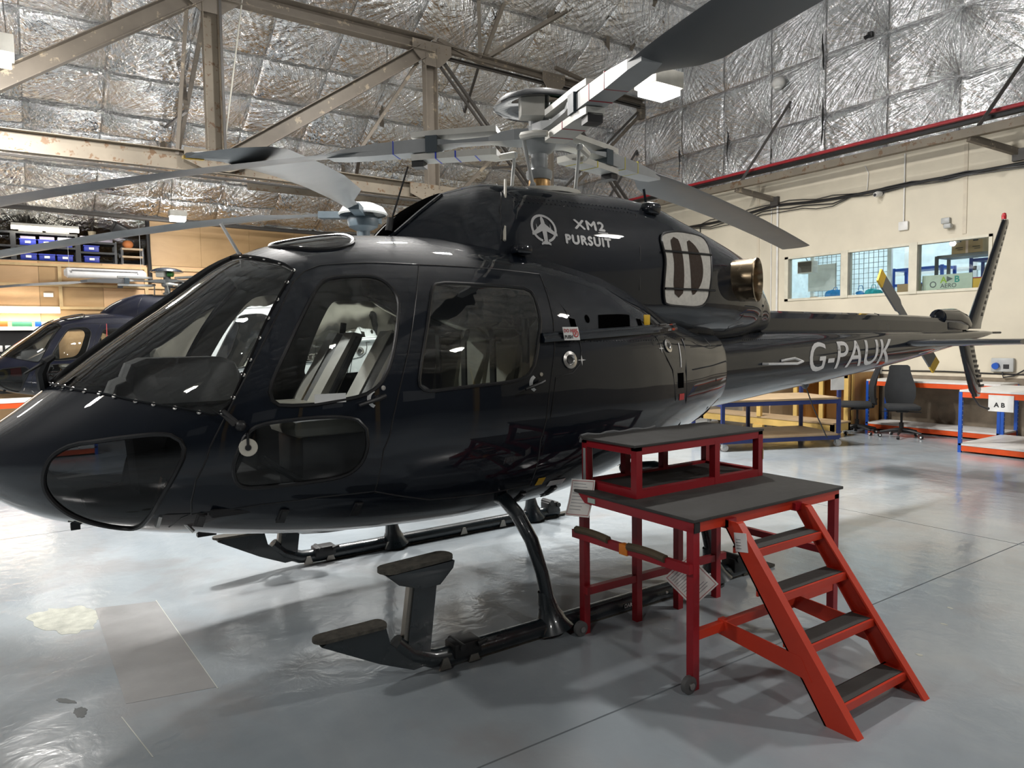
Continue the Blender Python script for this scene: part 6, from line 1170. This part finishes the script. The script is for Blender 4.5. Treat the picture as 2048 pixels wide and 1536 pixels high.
def loft_shelves():
    z0 = 3.5; bin_b = mat('blue_storage_bin', (.015, .03, .30), .4); lilac = mat('pale_lilac_carton', (.42, .38, .46), .7); rackm = mat('black_loft_rack', (.012, .013, .015), .45); wh = mat('white_plastic_pack', (.7, .7, .72), .5)
    specs = [(-3.95, -3.25, .66, 'black loft rack of blue bins at the photo\'s left edge'), (-3.2, -2.05, .66, 'black loft rack of blue bins under the thin lit strip'), (-2.0, -1.28, .52, 'lower black loft rack with cartons on top'), (-1.15, -.72, .42, 'short loft rack with a pale board shelf beside the raised plywood')]
    rr = random.Random(4); nb = 0
    bm = MB().box(-.15, .15, -.19, .19, 0, .14, .012).mesh('bin_body', bin_b); rim = MB().box(-.16, .16, -.20, .20, .12, .145).mesh('bin_rim', bin_b); lab = MB().box(-.05, .05, -.203, -.196, .05, .10).mesh('bin_label', white_v)
    for k, (x0, x1, h, l) in enumerate(specs):
        t = thing('storage_rack', l, 'rack', ((x0 + x1) / 2, 14.95, z0), 0, 'loft racks'); w = (x1 - x0) / 2
        for x in (-w, w):
            for y in (-.22, .22): MB().box(x - .025, x + .025, y - .025, y + .025, 0, h).build('upright', rackm, t)
        for z in (.03, h * .52, h - .02): MB().box(-w, w, -.25, .25, z - .03, z + .015).build('shelf', rackm if k < 3 else ply_shelf, t)
        for r, z in enumerate((.047, h * .52 + .017)):
            for i in range(int((x1 - x0 - .1) / .34)):
                x = x0 + .24 + .34 * i
                if k == 3 or False: continue
                where = ('left-edge', 'strip-lit', 'lower', '')[k]; nb += 1
                b = thing('storage_bin', f'{("first", "second", "third")[i]} blue storage bin along the {("bottom", "middle")[r]} shelf of the {where} loft rack', 'bin', (x, 14.93, z0 + z), 0, 'blue bins on the loft racks'); inst(bm, 'bin_body', b, (0, 0, 0)); inst(rim, 'bin_rim', b, (0, 0, 0)); inst(lab, 'bin_label', b, (0, 0, 0))
        if k == 1:
            for i, (dx, m_, hh) in enumerate(((-.33, lilac, .14), (.02, lilac, .16), (.36, wh, .17))): tag(MB().box(-.14, .14, -.13, .13, 0, .5 * hh, .01).build('loft_carton', m_, None, ((x0 + x1) / 2 + dx, 14.95, z0 + h * .52 + .163)), ('flat lilac carton on bins at the rack\'s near end', 'lilac carton on bins in the middle of the strip-lit loft rack', 'white wrapped pack on bins at the far end of the strip-lit loft rack')[i], 'carton')
        if k in (1, 2):
            for i in range(2): tag(MB().box(-.22 if k == 1 else -.15, .22 if k == 1 else .15, -.2, .2, 0, .11 if k == 1 else .12, .008).build('loft_carton', mat('greige_carton', (.46, .42, .37), .8) if k == 1 else lilac, None, (x0 + (.3 if k == 1 else .18) + (.5 if k == 1 else .34) * i, 14.92, z0 + h - .003)), f'{("first", "second")[i]} carton on top of the {("strip-lit", "lower")[k - 1]} loft rack', 'carton')
    tag(MB().lathe([(.0, 0), (.07, 0), (.085, .13), (.0, .13)], n=18).build('paint_tub', mat('cream_tub', (.62, .52, .36), .5), None, (-1.72, 14.93, z0 + .64)), 'cream tub on top of the lower loft rack', 'tub')
    tag(MB().sphere((0, 0, .10), .12, 14, (1, .8, .85)).build('orange_bundle', mat('orange_cloth', (.6, .2, .06), .7), None, (-1.0, 14.93, z0 + .42)), 'orange and lilac bundle on the short loft rack', 'bundle')
    # draped foil in front of the eaves
    for k in range(0):
        t = tag(MB().tube([(-2.0 + .55 * k, 15.7, 4.5), (-1.95 + .55 * k, 15.4, 4.2), (-1.6 + .55 * k, 15.3, 4.12), (-1.3 + .55 * k, 15.5, 4.4)], [.08, .12, .11, .06], 10).build('loose_foil', foil_roof), ('loose foil flap sagging over the lower loft rack', 'middle foil flap sagging under the far eaves', 'foil flap sagging beside the raised plywood')[k], 'foil flap')
    tag(MB().tube([(-.62, 14.5, 4.55), (-.62, 14.5, 3.9), (-.60, 14.5, 3.1)], .045, 8).build('black_pipe', black_p), 'thick black pipe dropping at the edge of the raised plywood', 'pipe')
    tag(MB().box(-.18, .18, -.12, .12, -.12, .12, .02).build('dark_speaker', black_p, None, (-1.2, 14.3, 4.26), (.5, .4, .3)), 'dark box speaker hanging from the far eaves rail', 'speaker')
loft_shelves()
def tool_wall():
    pb = mat('black_peg_board', (.012, .012, .013), .6); t = thing('tool_board', 'black tool board on the plywood wall under the lit strip', 'board', (-4.2, 14.45, 1.15)); MB().box(-1.6, 1.7, 0, .05, -.5, .85).build('panel', pb, t); MB().box(-1.6, 1.75, -.12, .05, .85, .93).build('white_ledge', white_bd, t)
    cols = [mat('orange_plastic', (.75, .11, .02), .4), mat('green_plastic', (.06, .22, .12), .4), mat('white_plastic_bin', (.7, .7, .7), .4), blue_steel, yelt]
    rr = random.Random(9)
    for k in range(11):
        c = cols[2]; x = -4.5 + .155 * k
        tag(MB().box(-.055, .055, -.06, .0, 0, .13, .008).build('parts_bin', c, None, (x, 14.44, 1.55)), f'small white parts bin hung {("first", "second", "third", "fourth", "fifth", "sixth", "seventh", "eighth", "ninth", "tenth", "eleventh")[k]} along the tool board', 'bin', 'white parts bins on the tool board')
    for k, (x, w, m_, lab) in enumerate(((-3.95, .42, cols[1], 'green tray on top of the tool board, nearest the left edge'), (-3.55, .30, cols[0], 'orange tray on top of the tool board'), (-3.15, .36, cols[1], 'green tray at the right of the tool board top'), (-2.86, .12, blue_steel, 'blue block at the right end of the tool board top'))): tag(MB().box(-w / 2, w / 2, -.1, 0, 0, .11, .01).build('tool_tray', m_, None, (x, 14.44, 2.08)), lab, 'tray')
    c = thing('jerry_can', 'red jerry can hung on the black tool board', 'can', (-3.26, 14.34, 1.02)); MB().box(-.14, .14, -.09, .07, 0, .34, .025).build('can_body', mat('red_plastic_can', (.70, .04, .02), .4), c); MB().tube([(-.09, 0, .33), (-.09, 0, .40), (.04, 0, .40), (.04, 0, .33)], .018, 6).build('can_handle', MATS['red_plastic_can'], c)
    f = thing('yellow_cord_reel', 'yellow and black cord reel beside the red can on the tool board', 'reel', (-3.56, 14.40, .95)); MB().lathe([(.0, -.04), (.11, -.04), (.11, .04), (0, .04)], (0, 0, .12), (0, 1, 0), 16).build('reel', yelt, f); MB().lathe([(.0, -.05), (.06, -.05), (.06, .05), (0, .05)], (0, 0, .12), (0, 1, 0), 14).build('hub', black_p, f)
    tag(MB().box(-.09, .09, -.01, .01, -.045, .045).build('wall_label', white_v, None, (-3.0 + .36, 14.57, 2.78)), 'small white label on the plywood wall beneath the batten', 'label')
    tag(MB().tube([(-1.78, 11.86, 2.08), (-1.785, 11.82, 1.9), (-1.80, 11.8, 1.7), (-1.78, 11.8, 1.4)], .008, 5).build('red_lanyard', redt), 'thin red lanyard hanging from the windscreen post of the far blue helicopter', 'lanyard')
tool_wall()
